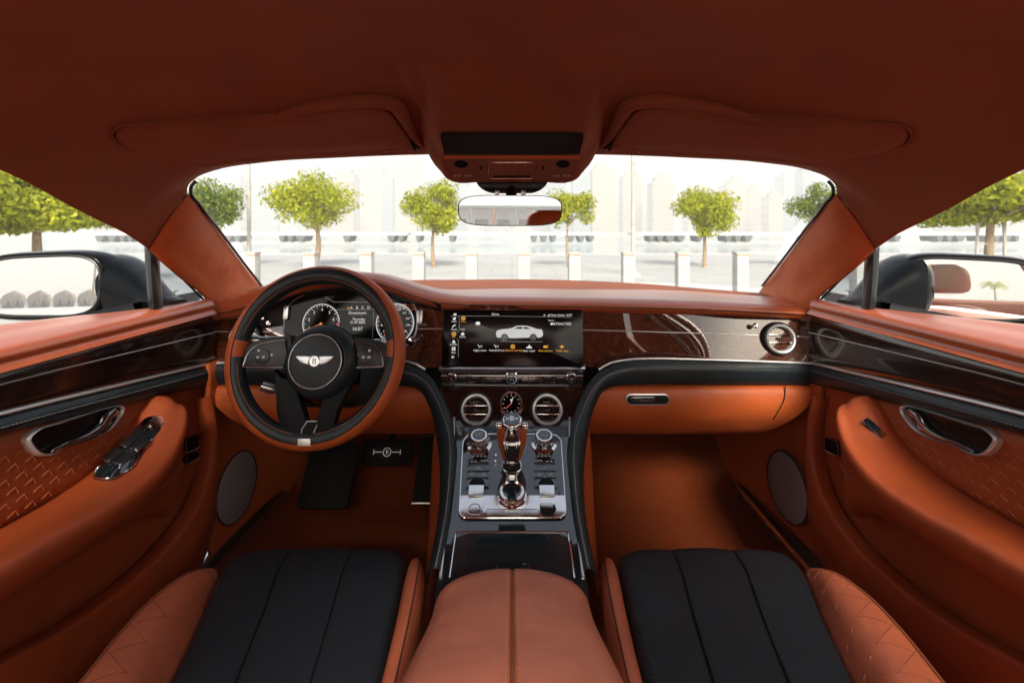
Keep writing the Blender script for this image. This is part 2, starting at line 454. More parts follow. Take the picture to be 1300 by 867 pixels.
rm = thing('rear_view_mirror', (0, .95, H+.10), 'frameless interior rear view mirror on a dark stem below the roof console', 'mirror')
rows = [[W(x*k, D, z) for x in (-.072, -.066, 0, .066, .072)] for D, z, k in ((.952, .115, 1), (.952, .098, .98), (.953, .086, .82), (.962, .080, .6), (.99, .082, .5))]
obj('mount_cover', MB().grid(rows, 4, 4), gloss_rough, rm, solid=.01)
d = Vector((0, 1, .045)).normalized(); r_ = Vector((.30, -1, .035)).normalized(); nM = (r_-d).normalized()
nM = (Vector((0.062, -1, -.004))).normalized()
Mm = frame(P(648, 267.5, .925), nM)
def rvm(w, h):
    pts = []
    for k in range(64):
        a = 2*PI*k/64; c, s_ = math.cos(a), math.sin(a)
        x = w/2*math.copysign(abs(c)**.42, c); y = h/2*math.copysign(abs(s_)**.62, s_)
        pts.append((x*(1+.03*(y/h)), y))
    return pts
mb = MB()
rows = []
for sc_, z in ((.80, -.020), (.93, -.017), (.99, -.009), (1.0, -.002), (1.0, .0)):
    rows.append([Mm @ Vector((x*sc_, y*sc_, z)) for x, y in rvm(.204, .0605)])
mb.raw_grid(rows, closed_u=True, cap=True)
obj('mirror_case', mb, gloss_rough, rm)
mb = MB(); mb.prism(rvm(.200, .057), Mm, -.001, .0012); obj('mirror_glass', mb, mirror, rm, angle=20)
mb = MB(); mb.tube([W(0, .962, .09), Mm @ Vector((0, .012, -.014))], .011, 12)
obj('stem', mb, gloss_rough, rm)
for x in (-.026, .026): obj('hinge', MB().box((x, .0345, -.004), (.009, .010, .006), Mm, .001), satin, rm)

# ================================================================== DASHBOARD
dash = thing('dashboard', (0, 1.15, H-.3), 'dashboard with tan stitched top, burr walnut fascia and black leather wing', 'dashboard')
cols_ = [ # px, lip y, crown y, D lip
 (262, 404, 384, 1.120), (290, 402, 381, 1.118), (308, 399, 375, 1.10), (330, 388, 366, 1.075), (352, 377, 357, 1.06), (378, 367.5, 351, 1.045), (410, 361.5, 347.5, 1.04),
 (450, 360.5, 347, 1.04), (480, 364, 350, 1.05), (505, 372, 357, 1.065), (528, 380, 364.5, 1.085), (552, 387, 371.5, 1.105), (580, 390.3, 376, 1.12), (650, 391.5, 378, 1.125),
 (750, 393.2, 379.5, 1.125), (900, 397, 383.5, 1.122), (985, 401, 388, 1.120), (1020, 403, 390.5, 1.120), (1036, 405, 393, 1.120)]
under, lip, face, crown, roll2, midr, strip, far = [], [], [], [], [], [], [], []
for px, yl, yc, D in cols_:
    t = (px-262)/(1036-262)
    x = (px-CX)/F*D
    pl = P(px, yl, D); pc = P(px, yc, D+.022)
    fx = -.724*.985 + t*(2*.724*.985)
    fD = 1.37 + .38*(1-abs(fx/.71)**2.2)
    fy = table([(-.71, 363), (-.35, 358), (0, 357), (.35, 358.5), (.71, 372)], fx)
    pf = W(fx, fD, -(fy-HY)/F*fD)
    st = P((fx/ (fD-.30))*F+CX if fD > 1.6 else (fx/(fD-.05))*F+CX, fy+(9.5 if abs(fx) < .6 else 5), fD-.30 if fD > 1.6 else fD-.05)
    st = pc.lerp(pf, .48); st.z = H - (table([(-.71, 371), (0, 366.5), (.5, 369), (.71, 378)], fx)-HY)/F*st.y
    hump = (378-yc)/30 if px < 650 else 0
    under.append(pl + Vector((0, .07, -.004))); lip.append(pl); face.append(pl.lerp(pc, .5) + Vector((0, -.012, 0))); crown.append(pc)
    roll2.append(pc + Vector((0, .03, .0015)))
    mm = pc.lerp(st, .55); mm.z += .002 + max(0, hump)*.006; midr.append(mm)
    strip.append(st); far.append(pf)
obj('dashboard_top', MB().grid([under, lip, face, crown, roll2, midr, strip], 4, 4), dashl, dash)
s2 = [p + Vector((0, .004, -.005)) for p in strip]
obj('defroster_panel', MB().grid([[p + Vector((0, 0, 0)) for p in s2], [a.lerp(b, .5) for a, b in zip(s2, far)], far, [p+Vector((0, .05, -.05)) for p in far]], 4, 3), leather('dark_tan_leather', (.30, .085, .035), .6), dash)
mb = MB()
for t in (.30, .62, .88):
    c = cr([a.lerp(b, t) + Vector((0, -.0115 if t < .5 else -.009 if t < .8 else -.004, 0)) for a, b in zip(lip, crown)], 6)
    mb.tube(c, .0011, 5)
obj('piping', mb, seam, dash)
mb = MB(); c = cr([a.lerp(b, .75) + Vector((0, -.0085, .0005)) for a, b in zip(lip, crown)], 6); mb.stitches(c, .008, .005, .0007)
obj('stitching', mb, stitch, dash)

# fascia (veneer), behind the display too
def fasc(px, y):  # sloped veneer surface
    x0 = abs(px-650)/388
    bend = 1.138 - .032*max(0, (x0-.48)/.52)**2 if px > 650 else 1.112 - .004*x0
    sm_ = max(0, min(1, (x0-.46)/.20)); sm_ = sm_*sm_*(3-2*sm_)
    Db = bend; Dt = bend + ((.008 + .028*sm_) if px > 650 else table([(0, .012), (.45, .016), (.8, .040), (1, .050)], x0))
    t = (y-385)/(462-385)
    return Dt + (Db-Dt)*t
rows = []
for q_ in (0, .2, .45, .7, .9, 1):
    r = []
    for px in (258, 300, 360, 430, 500, 560, 650, 740, 800, 860, 920, 980, 1041):
        y0 = max(386, table([(c[0], c[1]) for c in cols_], px)-4); y = y0+(466-y0)*q_
        r.append(P(px, y, fasc(px, y)))
    rows.append(r)
obj('veneer_fascia', MB().grid(rows, 4, 3), wood, dash)
def tline(mb, pts, r, off=-.002, flat=1): mb.tube(cr([P(a, b, fasc(a, b)+off) for a, b in pts], 5), r, 8, flat=flat); return mb
for l_ in ([(740, 419), (800, 420.5), (860, 422.3), (920, 424), (962, 425.5)], [(1012, 427), (1036, 428.5)], [(262, 421), (290, 421)], [(330, 421.5), (364, 421)], [(531, 417.5), (562, 417.3)]):
    obj('chrome_strip', tline(MB(), l_, .0013), silver, dash)
topr = [(1036, 462.5), (960, 459.5), (883, 457.2), (826, 456.3), (795, 458), (774, 462.5), (760, 470)]
for sg in (1, -1):
    obj('chrome_edge', MB(sg).tube(cr([P(a, b-1, 1.104 if b < 461 or a > 900 else 1.100) for a, b in topr], 6), .0028, 8), silver, dash)

# black leather wing: dash band that sweeps down into the console edges
def Dc(y): return .8107/(.379+(y-HY)/F)
def Dcon(y): return Dc(y) if y >= 540 else table([(462, 1.108), (470, 1.104), (490, 1.09), (540, Dc(540))], y)
outer_ = [(1037, 463, 1.108), (960, 460, 1.108), (883, 458, 1.108), (826, 457, 1.108), (797, 459, 1.107), (777, 464, 1.104), (762, 472, 1.10), (749, 485, 1.09), (739, 501, 1.075), (730, 522, 1.05), (724, 545, None), (720.5, 579, None), (723, 610, None), (728, 655, None), (734, 690, None), (741, 727, None)]
inner_ = [(1037, 489, 1.112), (960, 488, 1.105), (883, 487.5, 1.10), (838, 487, 1.098), (808, 487.5, 1.097), (788, 489, 1.094), (772, 492.5, 1.088), (763, 499, 1.078), (757, 510, 1.066), (751, 526, 1.05), (745, 548, None), (741, 575, None), (739.5, 608, None), (743, 656, None), (749, 691, None), (757, 727, None)]
for s in (-1, 1):
    ro, rmid, rm2, ri, rb, ra = [], [], [], [], [], []
    for (ax, ay, ad), (bx, by, bd) in zip(outer_, inner_):
        a = P(ax, ay, ad or Dc(ay)); b = P(bx, by, bd or Dc(by)+.004)
        nrm = Vector((0, -.012, .004)) if ad else Vector((0, -.004, .010))
        ra.append(a + Vector((0, .012, -.006))); ro.append(a + nrm*.35)
        rmid.append(a.lerp(b, .22) + nrm*.9); rm2.append(a.lerp(b, .65) + nrm*.8); ri.append(b); rb.append(b + (Vector((0, .05, .0)) if ad else Vector((.004, .02, -.03))))
    # geometry is on the +x side here, so mirror with s
    mb = MB(s); mb.grid([ra, ro, rmid, rm2, ri, rb], 5, 4)
    w_ = obj('leather_wing', mb, black_l, dash)
    mb = MB(s); mb.stitches(cr([a.lerp(b, .30)+Vector((0, -.0012, .0008)) for a, b in zip(rmid, rm2)], 5), .006, .0036, .0006)
    mb.stitches(cr([a.lerp(b, .42)+Vector((0, -.0012, .0008)) for a, b in zip(rmid, rm2)], 5), .006, .0036, .0006)
    obj('stitching', mb, stitch_dk, w_)

# lower dash: glovebox / knee panel
for s in (-1, 1):
    rows = []
    for y, D, xin, xout in ((486, 1.125, 757, 1040), (492, 1.105, 755, 1038), (510, 1.095, 752, 1030), (528, 1.102, 749, 1012), (540, 1.125, 747, 992), (549, 1.16, 744, 968), (549, 1.25, 728, 930)):
        rows.append([P(xin + (xout-xin)*t, y, D) for t in (0, .03, .2, .4, .6, .8, .95, 1)])
    mb = MB(s); mb.grid(rows, 3, 4)
    gb = obj('glovebox_lid' if s == 1 else 'knee_panel', mb, tan, dash)
    if s == 1:
        o = P(822, 507, 1.094); M = frame(o, (0, -1, .12))
        mb = MB(); mb.prism(rrect(.102, .026, .0125), M, -.006, .003, .001)
        h = obj('handle_surround', mb, satin, gb)
        mb = MB(); mb.prism(rrect(.096, .020, .0099), M, .0, .0034); obj('handle_recess', mb, black_void, gb)
        mb = MB(); mb.prism(rrect(.058, .012, .005), M @ Matrix.Translation((-.012, .001, 0)), .003, .0062, .0015); obj('handle', mb, gloss, gb)
    mb = MB(s); mb.tube(cr([P(a, b, c) for a, b, c in ((997, 490, 1.100), (996, 505, 1.094), (988, 522, 1.096), (982, 532, 1.104))], 5), .0012, 5)
    obj('lid_gap', mb, seamb, gb)
    rows = [[W(x, D, z) for x in (.20, .4, .6, .695)] for D, z in ((1.13, -.36), (1.20, -.44), (1.45, -.44), (1.64, -.38))]
    obj('footwell_lining', MB(s).grid(rows, 3, 3), black_void, dash)
    # rounded end cap between dash and door
    rows = [[P(px, y, D) for px, D in ((1018, 1.125), (1030, 1.115), (1041, 1.112), (1043, 1.14))] for y in (486, 500, 514)]
# dash ends under the tan top (dark joint to the door)
for s in (1, -1):
    mb = MB(s); mb.tube(cr([W(-.7255, 1.118, -.20), W(-.7215, 1.105, -.24), W(-.7165, 1.098, -.30), W(-.7175, 1.098, -.36), W(-.70, 1.10, -.42)], 5), .0035, 6)
    obj('door_gap_seal', mb, gloss_rough, dash)

# round vents and clock
def ring_pts(M, r, z, n=72): return [M @ Vector((r*math.cos(2*PI*k/n), r*math.sin(2*PI*k/n), z)) for k in range(n)]
def vent(o, n, R0, parent, nm='air_vent'):
    M = frame(o, n)
    mb = MB(); mb.lathe([(R0*1.16, -.012), (R0*1.16, .003), (R0*1.12, .006), (R0*1.02, .004)], M, 64, cap=False)
    v = obj(nm, mb, gloss_rough, parent)
    mb = MB(); mb.lathe([(R0*1.03, -.004), (R0*1.04, .005), (R0*1.01, .0115), (R0*.94, .013), (R0*.86, .0125)], M, 144, cap=False, knurl=1, kd=-R0*.035, kr=(1, 3))
    mb.lathe([(R0*.86, .0122), (R0*.80, .008), (R0*.79, -.008)], M, 64, cap=False)
    obj('knurled_ring', mb, silver, v)
    mb = MB(); mb.lathe([(R0*.80, .004), (R0*.78, -.012), (R0*.4, -.020), (.0001, -.020)], M, 48, cap=False)
    obj('vent_bowl', mb, black_void, v)
    mb = MB()
    for y in (R0*.27, -R0*.27):
        w = 2*math.sqrt((R0*.79)**2-y*y)
        mb.box((0, y, .0045), (w, .0022, .004), M, .0007)
    obj('vane', mb, chrome, v)
    mb = MB()
    for y in (0,):
        mb.prism(rrect(R0*.30, R0*.16, R0*.07), M @ Matrix.Translation((0, y, 0)), -.006, .004, .0008)
    for k in range(-3, 4): mb.box((k*R0*.22, 0, -.010), (.0012, R0*1.4, .006), M)
    obj('vane_thumb_tab', mb, gloss_rough, v)
    return M
vent(P(989, 430, fasc(989, 430)-.004), (-.05, -1, .18), .034, dash)
vent(P(312, 429, fasc(312, 429)-.006), (.05, -1, .18), .034, dash)
def knob(mbs, o, n, r, L): # organ-stop pull
    M = frame(o, n)
    mbs.lathe([(r*.4, 0), (r*.4, L*.6), (r*.95, L*.75), (r, L*.88), (r*.8, L), (.0001, L*1.03)], M, 20)
for px, y in ((957, 414), (337, 404), (345, 411)):
    mb = MB(); knob(mb, P(px, y, fasc(px, y)), (.15 if px < 600 else -.3, -1, .25), .0062, .024)
    obj('vent_pull', mb, chrome, dash)
mb = MB(); knob(mb, P(526, 433, 1.105), (.0, -1, .2), .011, .03); obj('starter_knob', mb, chrome, dash)

# instrument binnacle
bin_ = []
o = P(447, 409, 1.128); Mb = frame(o, (0, -1, .20))
k_ = 1.128/600
def binp(w, h, e, n=72):
    out = []
    for k in range(n):
        a = 2*PI*k/n; c, s_ = math.cos(a), math.sin(a)
        out.append((w*math.copysign(abs(c)**e, c), h*math.copysign(abs(s_)**e, s_)))
    return out
rows = []
for px, yt in ((306, 402), (325, 391), (345, 381), (370, 371), (400, 363), (447, 359.5), (485, 364), (510, 374), (535, 383), (560, 390)):
    rows.append([P(px, yt-3, 1.10), P(px, yt+8, 1.128), P(px, (yt+8+440)/2, 1.132), P(px, 440, 1.128), P(px, 458, 1.11)])
cl = obj('instrument_binnacle', MB().grid([list(c) for c in zip(*rows)], 4, 3), gloss_rough, dash)
mb = MB(); mb.prism(binp(83*k_, 41*k_, .72), Mb, .0, .010); obj('instrument_glass', mb, screen, cl)
mb = MB(); mb.tube([Mb @ Vector((x, y, .011)) for x, y in binp(83.6*k_, 41.6*k_, .72)], .0017, 6, closed=True); obj('chrome_rim', mb, silver, cl)
zt = .0112
def B(px, py, z=zt): return Mb @ Vector(((px-447)*k_, (409-py)*k_*1.02, z))
def dial(mb, mb2, cx_, cy_, r, labels, a0, a1, ticks, fs):
    mb.tube([B(cx_+r*math.cos(a), cy_-r*math.sin(a)) for a in [R(a0+(a1-a0)*k/60) for k in range(61)]], .0009, 5)
    for k in range(ticks+1):
        a = R(a0+(a1-a0)*k/ticks); q = .86 if k % 2 == 0 else .91
        mb.tube([B(cx_+r*q*math.cos(a), cy_-r*q*math.sin(a)), B(cx_+r*.97*math.cos(a), cy_-r*.97*math.sin(a))], .0006, 4)
    for k, l in enumerate(labels):
        a = R(a0+(a1-a0)*(k+.5)/len(labels))
        if l: mb.text(l, fs, frame(B(cx_+r*.70*math.cos(a), cy_-r*.70*math.sin(a)), (0, -1, .2)))
mb, mb2 = MB(), MB()
dial(mb, mb2, 410, 410, 22.8, ['1', '2', '3', '4', '5', '6', '7'], 222, -42, 28, .0095)
dial(mb, mb2, 503, 410, 23.5, ['30', '60', '90', '120', '150', '180', '210', '240', '270', '300'], 232, -52, 40, .0062)
obj('dial_scales', mb, ledw, cl)
mb = MB(); mb.tube([B(392.5, 418.6), B(410, 411)], .0009, 5); mb.lathe([(.003, 0), (.003, .002)], frame(B(410, 411), (0, -1, .2)), 16)
obj('dial_needle', mb, ledr, cl)
mb = MB(); mb.tube([B(490, 425), B(503, 411)], .0008, 5); obj('dial_needle', mb, ledr, cl)
mb = MB(); mb.tube([B(410+22.8*math.cos(R(a)), 410-22.8*math.sin(R(a)), zt+.0006) for a in range(-42, 8, 5)], .0011, 5); obj('red_line', mb, ledpink, cl)
mb = MB()
def T(mb, t, px, py, px_size, al='CENTER'): mb.text(t, px_size*k_*1.35, frame(B(px, py), (0, -1, .2)), al)
T(mb, 'A   B   C   D', 458, 391.6, 3.6)
T(mb, 'Downtown', 455, 397.8, 3.6); T(mb, 'Thursday', 457, 405.6, 3.2); T(mb, '21.07.2022', 456, 409.4, 3.2); T(mb, '16:57', 456, 417.2, 4.4)
T(mb, 'n', 456.5, 430.5, 4.5)
obj('display_text', mb, ledw, cl)
mb = MB(); T(mb, '★', 443, 392, 4.2) if False else mb.prism([(math.cos(R(90+36*k))*(.0034 if k % 2 == 0 else .0015), math.sin(R(90+36*k))*(.0034 if k % 2 == 0 else .0015)) for k in range(10)], frame(B(443, 392), (0, -1, .2)), 0, .0004)
obj('amber_symbol', mb, leda, cl)
mb = MB(); mb.tube([B(420, 393.8), B(480, 393.8)], .0005, 4); mb.tube([B(447, 400.5), B(463, 400.5)], .0003, 4)
mb.tube([B(413, 378), B(424, 384.5), B(472, 384.5), B(481, 378)], .0007, 4); mb.tube([B(475.6, 396), B(475.6, 404)], .0007, 4); mb.tube([B(475.6, 405), B(475.6, 427)], .0003, 4)
mb.tube([B(470, 429.5), B(484, 429.5)], .0004, 4)
mb.tube([B(410+7*math.cos(R(a)), 426-7*math.sin(R(a))) for a in range(0, 181, 15)], .0007, 4)
obj('display_lines', mb, ledg, cl)
for px, y in ((363.5, 397), (533, 402)):
    mb = MB(); mb.prism(rrect(.012, .034, .005), frame(P(px, y, 1.118), (0, -1, .2)), -.01, .004, .0015); obj('dimmer_tab', mb, satin, cl)

# central display
o = P(651, 429, 1.116); Md = frame(o, (0, -1, .16)); kd = 1.121/600
mb = MB(); mb.prism(rrect(177*kd, 70*kd, .004), Md, -.02, .008, .001); disp = obj('display_screen', mb, screen, dash)
def S(px, py, z=.0083): return Md @ Vector(((px-651)*kd, (429-py)*kd, z))
def TS(mb, t, px, py, sz, al='CENTER'): mb.text(t, sz*kd*1.4, frame(S(px, py), (0, -1, .16)), al, .0001)
mb = MB()
TS(mb, 'Drive', 629, 399.5, 2.9); TS(mb, '16:57', 722, 400.6, 2.6, 'CENTER'); TS(mb, 'Music Spoiler', 708, 400.6, 2.4)
TS(mb, 'Spoiler', 699.5, 407.2, 1.9); TS(mb, 'RETRACTED', 712.5, 411.6, 3.2)
TS(mb, 'Night vision', 610, 444, 2.4); TS(mb, 'Hold & Drive', 630.5, 444, 2.4); TS(mb, 'Rear wiper', 671.5, 444.5, 2.4)
for t, y in (('Media', 408.6), ('Phone', 418.2), ('Comfort', 437), ('Apps', 446.5)): TS(mb, t, 577, y, 1.9)
for t, y in (('View', 418.2), ('Service', 427.5)): TS(mb, t, 588, y, 1.9)
mb.prism(rrect(.007, .004, .001), frame(S(578, 399.6), (0, -1, .16)), 0, .0002)
for y, q in ((405.3, 0), (414.3, 1), (433, 2), (442, 3), (452, 4)):
    M = frame(S(577, y), (0, -1, .16))
    if q == 0: mb.lathe([(.0032, 0), (.0032, .0002)], M, 12); mb.box((.003, .002, 0), (.002, .005, .0002), M)
    if q == 1: mb.tube([M @ Vector(v) for v in ((-.004, -.003, 0), (-.001, .001, 0), (.004, .003, 0))], .0012, 5)
    if q == 2: mb.lathe([(.003, 0), (.003, .0002)], M, 6); mb.box((0, -.003, 0), (.008, .002, .0002), M)
    if q == 3:
        for a in (-.0022, .0022):
            for b in (-.0022, .0022): mb.box((a, b, 0), (.0036, .0036, .0002), M)
    if q == 4: mb.prism([(-.004, -.0015), (-.001, -.003), (-.001, .003), (-.004, .0015)], M, 0, .0002); mb.box((.001, 0, 0), (.001, .004, .0002), M)
mb.lathe([(.0045, 0), (.0045, .0002)], frame(S(607, 410.8), (0, -1, .16)) @ Matrix.Diagonal((1.3, .9, 1, 1)), 20)
M = frame(S(700, 411.5), (0, -1, .16)); mb.prism([(-.004, 0), (0, -.003), (.005, 0), (0, .003)], M, 0, .0002)
mb.prism([(-.004, -.003), (.004, -.003), (.004, .002), (.001, .004), (-.003, .002)], frame(S(588, 424), (0, -1, .16)), 0, .0002)
for cx_ in (610, 630.5):
    M = frame(S(cx_, 439), (0, -1, .16))
    mb.tube([M @ Vector(v) for v in ((-.005, .004, 0), (-.001, -.003, 0), (.001, .002, 0), (.003, -.002, 0), (.005, .002, 0))], .0008, 4)
M = frame(S(671.5, 439.5), (0, -1, .16)); mb.box((0, -.002, 0), (.013, .003, .0002), M); mb.prism([(-.003, 0), (.004, 0), (0, .005)], M, 0, .0002)
mb.box((0, 0, 0), (.004, .002, .0002), frame(S(691, 400.6), (0, -1, .16))); mb.prism([(-.002, -.002), (.003, -.002), (.003, .003)], frame(S(696, 400.6), (0, -1, .16)), 0, .0002)
obj('screen_text', mb, ledw, disp)
mb = MB()
TS(mb, 'Collision warning', 651, 444, 2.4); TS(mb, 'Park sensors', 692, 444.5, 2.4); TS(mb, 'Traffic signs', 712.5, 444.5, 2.4); TS(mb, 'Car', 577, 427.5, 1.9); TS(mb, 'Drive', 588.5, 408.8, 1.9)
for cx_, cy_ in ((651, 439.3), (577, 423.8), (588.5, 404.6)):
    M = frame(S(cx_, cy_), (0, -1, .16)); mb.tube([M @ Vector((.0045*math.cos(a), .0042*math.sin(a), 0)) for a in [2*PI*k/16 for k in range(16)]], .0009, 4, closed=True); mb.box((0, 0, 0), (.004, .003, .0002), M)
M = frame(S(692, 439.5), (0, -1, .16)); mb.box((-.001, 0, 0), (.008, .005, .0002), M); mb.box((.005, 0, 0), (.001, .008, .0002), M)
M = frame(S(712.5, 439.5), (0, -1, .16)); mb.prism([(-.006, 0), (0, -.003), (.006, 0), (0, .003)], M, 0, .0002); mb.box((0, 0, 0), (.001, .010, .0002), M)
obj('amber_text', mb, leda, disp)
mb = MB()
mb.tube([S(572, 401.8), S(630, 401.8), S(690, 402.6), S(726, 403.2)], .0005, 4); mb.tube([S(583.3, 402), S(583.5, 416), S(584, 419), S(581, 421)], .0005, 4); mb.tube([S(581, 429.5), S(583, 432), S(583, 452)], .0005, 4)
mb.tube([S(635, 432.6), S(660, 433.6), S(688, 433.4)], .0006, 4)
obj('screen_lines', mb, ledg, disp)
# picture of a white coupe on the screen
carp = [(630, 431), (629.7, 423), (631, 419.8), (636, 418.2), (644, 417.6), (650, 416.6), (655.5, 414), (661, 413.7), (668, 413.8), (674, 415.2), (681, 417.6), (687.5, 418.4), (688.4, 421), (689, 424), (688.5, 426.5), (686, 428), (682, 428.6), (680.5, 425), (676.8, 423), (673, 425), (671.8, 428.4), (650, 429), (646, 428.8), (644.5, 425), (640.6, 423), (637, 425), (635.8, 428.5), (631, 428)]
mb = MB(); mb.prism([((x-651)*kd, (429-y)*kd*1.0) for x, y in carp[1:]], Md, .0082, .0085); obj('screen_car', mb, clearcar, disp)
mb = MB()
for cx_ in (640.6, 676.8):
    M = Md @ Matrix.Translation(((cx_-651)*kd, (429-427.3)*kd, .0086)); mb.tube([M @ Vector((.0068*math.cos(a), .0068*math.sin(a), 0)) for a in [2*PI*k/20 for k in range(20)]], .0006, 4, closed=True)
    for k in range(5):
        a = 2*PI*k/5+.3; mb.tube([M.translation, M @ Vector((.0066*math.cos(a), .0066*math.sin(a), 0))], .0006, 4)
obj('screen_car_wheels', mb, ledg, disp)
mb = MB(); mb.prism([((x-651)*kd, (429-y)*kd) for x, y in ((652.5, 417.6), (657, 415.3), (663, 415), (663, 417.6))], Md, .0084, .0088)
mb.prism([((x-651)*kd, (429-y)*kd) for x, y in ((664.4, 417.6), (664.4, 415), (669, 415.5), (673.5, 417.6))], Md, .0084, .0088)
obj('screen_car_windows', mb, screen, disp)

# silver ledge and button strip under the display
mb = MB(); mb.grid([[P(x, y, d) for x, d in ((556, 1.112), (580, 1.095), (650, 1.09), (720, 1.095), (744, 1.112))] for y, d in ((463.2, 0), (465.5, 0), (469.5, 0), (471.5, 0))], 4, 2)
rows = []
for y, dd in ((462.5, .02), (464, .004), (468.5, -.004), (471, .012)):
    rows.append([P(x, y, d+dd) for x, d in ((557, 1.11), (568, 1.102), (600, 1.10), (650, 1.10), (700, 1.10), (732, 1.102), (743, 1.11))])
mb = MB().grid(rows, 4, 3); obj('silver_ledge', mb, satin, dash)
rows = [[P(x, y, d) for x in (560, 600, 650, 700, 740)] for y, d in ((469, 1.108), (474, 1.100), (484, 1.098), (489, 1.098), (491.5, 1.11))]
bsr = obj('button_strip', MB().grid(rows, 3, 2), gloss, dash)
mb = MB()
for px in (587, 604, 620, 680, 695, 711): mb.text({587: 'MEDIA', 604: 'RADIO', 620: 'NAV', 680: 'TEL', 695: 'HOME', 711: 'SCREEN'}[px], .0052, frame(P(px, 479.5, 1.0955), (0, -1, .02)))
for px in (635.5, 663): mb.prism([(-.003, -.002), (.003, -.002), (0, .003)], frame(P(px, 479.5, 1.0955), (0, -1, .02)), 0, .0003)
obj('button_print', mb, print_w, bsr)
mb = MB()
for px in (596, 612, 628, 671, 687.5, 703.5): mb.tube([P(px, 473.5, 1.0975), P(px, 486, 1.0965)], .0004, 4)
mb.tube([P(577, 488.8, 1.096), P(650, 489.3, 1.096), P(722, 489.3, 1.096)], .0012, 6)
obj('chrome_lines', mb, satin, bsr)
def round_knob(px, py, D, n, r, L, parent, nm='rotary_knob', top=gloss, txt=None):
    M = frame(P(px, py, D), n)
    mb = MB(); mb.lathe([(r*1.15, -.004), (r*1.15, .001), (r*1.0, .002), (r*1.0, L*.8), (r*.93, L), (r*.78, L)], M, 80, cap=False, knurl=1, kd=-r*.05, kr=(2, 3))
    k = obj(nm, mb, chrome, parent)
    mb = MB(); mb.lathe([(r*.80, L-.001), (r*.74, L-.0004), (.0001, L-.0002)], M, 40); obj('cap', mb, top, k)
    if txt: mb = MB(); mb.text(txt, r*.75, M @ Matrix.Translation((0, 0, L+.0001))); obj('mark', mb, print_w, k)
    return M
for px, r, t in ((573.5, .0100, '⏻'), (649.5, .0125, 'BB'), (725, .0100, '♪')):
    round_knob(px, 479, 1.094, (0, -1, .05), r, .014, dash, txt={573.5: 'II', 649.5: 'Set', 725: 'On'}[px])

# ================================================================== CENTRE CONSOLE
con = thing('centre_console', (0, .9, H-.80), 'centre console with black lacquer top, chrome edging, gear lever and pale tan armrest', 'centre console')
# vent panel
rows = []
for y, d, xa, xb in ((489.5, 1.100, 561, 739), (500, 1.088, 563, 737), (520, 1.066, 569, 731), (534, 1.048, 573, 727), (545, 1.030, 575, 725)):
    rows.append([P(xa+(xb-xa)*t, y, d) for t in (0, .25, .5, .75, 1)])
vp = obj('vent_panel', MB().grid(rows, 4, 4), wood_dark, con)
nv = Vector((0, -1, .52))
vent(P(604.5, 520.5, 1.058), nv, .0335, con); vent(P(694.5, 520.5, 1.058), nv, .0335, con)
M = frame(P(649, 512.5, 1.067), nv)
mb = MB(); mb.lathe([(.027, -.006), (.027, .004), (.0245, .008), (.0215, .008), (.0205, .003)], M, 90, cap=False, knurl=1, kd=-.0008, kr=(0, 2))
ck = obj('clock', mb, chrome, con)
mb = MB(); mb.lathe([(.021, .002), (.0001, .002)], M, 40); obj('clock_face', mb, screen, ck)
mb = MB()
for k in range(12):
    a = 2*PI*k/12; mb.tube([M @ Vector((.0165*math.cos(a), .0165*math.sin(a), .0025)), M @ Vector((.019*math.cos(a), .019*math.sin(a), .0025))], .0005, 4)
mb.tube([M @ Vector((0, 0, .003)), M @ Vector((.004, .014, .003))], .0006, 4)
mb.text('B', .008, M @ Matrix.Translation((0, .007, .0025)))
obj('clock_marks', mb, ledw, ck)
mb = MB(); mb.tube([M @ Vector((.002, .002, .003)), M @ Vector((-.013, -.011, .003))], .0008, 4); obj('clock_hand', mb, ledpink, ck)

nC = Vector((0, -.379, 1)).normalized()
oC = P(650, 600, Dc(600)); MC = frame(oC, nC, Vector((0, 1, 0)))
MCi = MC.inverted()
def Cl(px, py):
    v = MCi @ P(px, py, Dc(py)); return (v.x, v.y)
def C(px, py, h=0):
    x, y = Cl(px, py); return MC @ Vector((x, y, h))
rows = []
for y, xa, xb in ((541, 574, 726), (560, 574.5, 725.5), (579, 575, 725), (610, 572.5, 727.5), (655, 567.5, 732.5), (690, 562, 738), (730, 556, 744), (760, 552, 748)):
    rows.append([C(xa+(xb-xa)*t, y) for t in (0, .1, .5, .9, 1)])
obj('console_top', MB().grid(rows, 2, 3), gloss, con)
el = [(576.6, 530), (576.4, 545), (576, 560), (576.3, 579), (573.5, 610), (568, 660), (563.5, 695), (559, 732)]
for s in (1, -1):
    pts = cr([P(a if s == 1 else 1299.5-a, b, (Dc(b) if b >= 540 else 1.052) - .002) for a, b in el], 5)
    mb = MB(); mb.tube(pts, .0022, 8); obj('chrome_edge', mb, silver, con)
for s in (1, -1):   # console side walls (tan leather), footwell side
    rows = []
    for (px, py, D) in ((748, 546, 1.036), (742, 566, 1.0), (739, 592, .93), (739, 618, .885), (744, 660, .825), (750, 692, .784), (758, 727, .745), (768, 780, .70)):
        a = P(px, py, D) - Vector((.004, 0, .004))
        r = [a + Vector((0, 0, .0)), a + Vector((.004, 0, -.03)), Vector((a.x+.012, a.y, a.z*.55+(H-.80)*.45)), Vector((a.x+.024, a.y, H-.80))]
        rows.append(r)
    a = P(752, 530, 1.05)
    rows.insert(0, [a + Vector((.002, .10, 0)), a + Vector((.004, .10, -.03)), Vector((a.x+.01, a.y+.10, H-.6)), Vector((a.x+.02, a.y+.10, H-.8))])
    rows.insert(0, [p + Vector((0, .45, 0)) for p in rows[0]])
    obj('console_side', MB(s).grid(rows, 4, 4), tan, con)

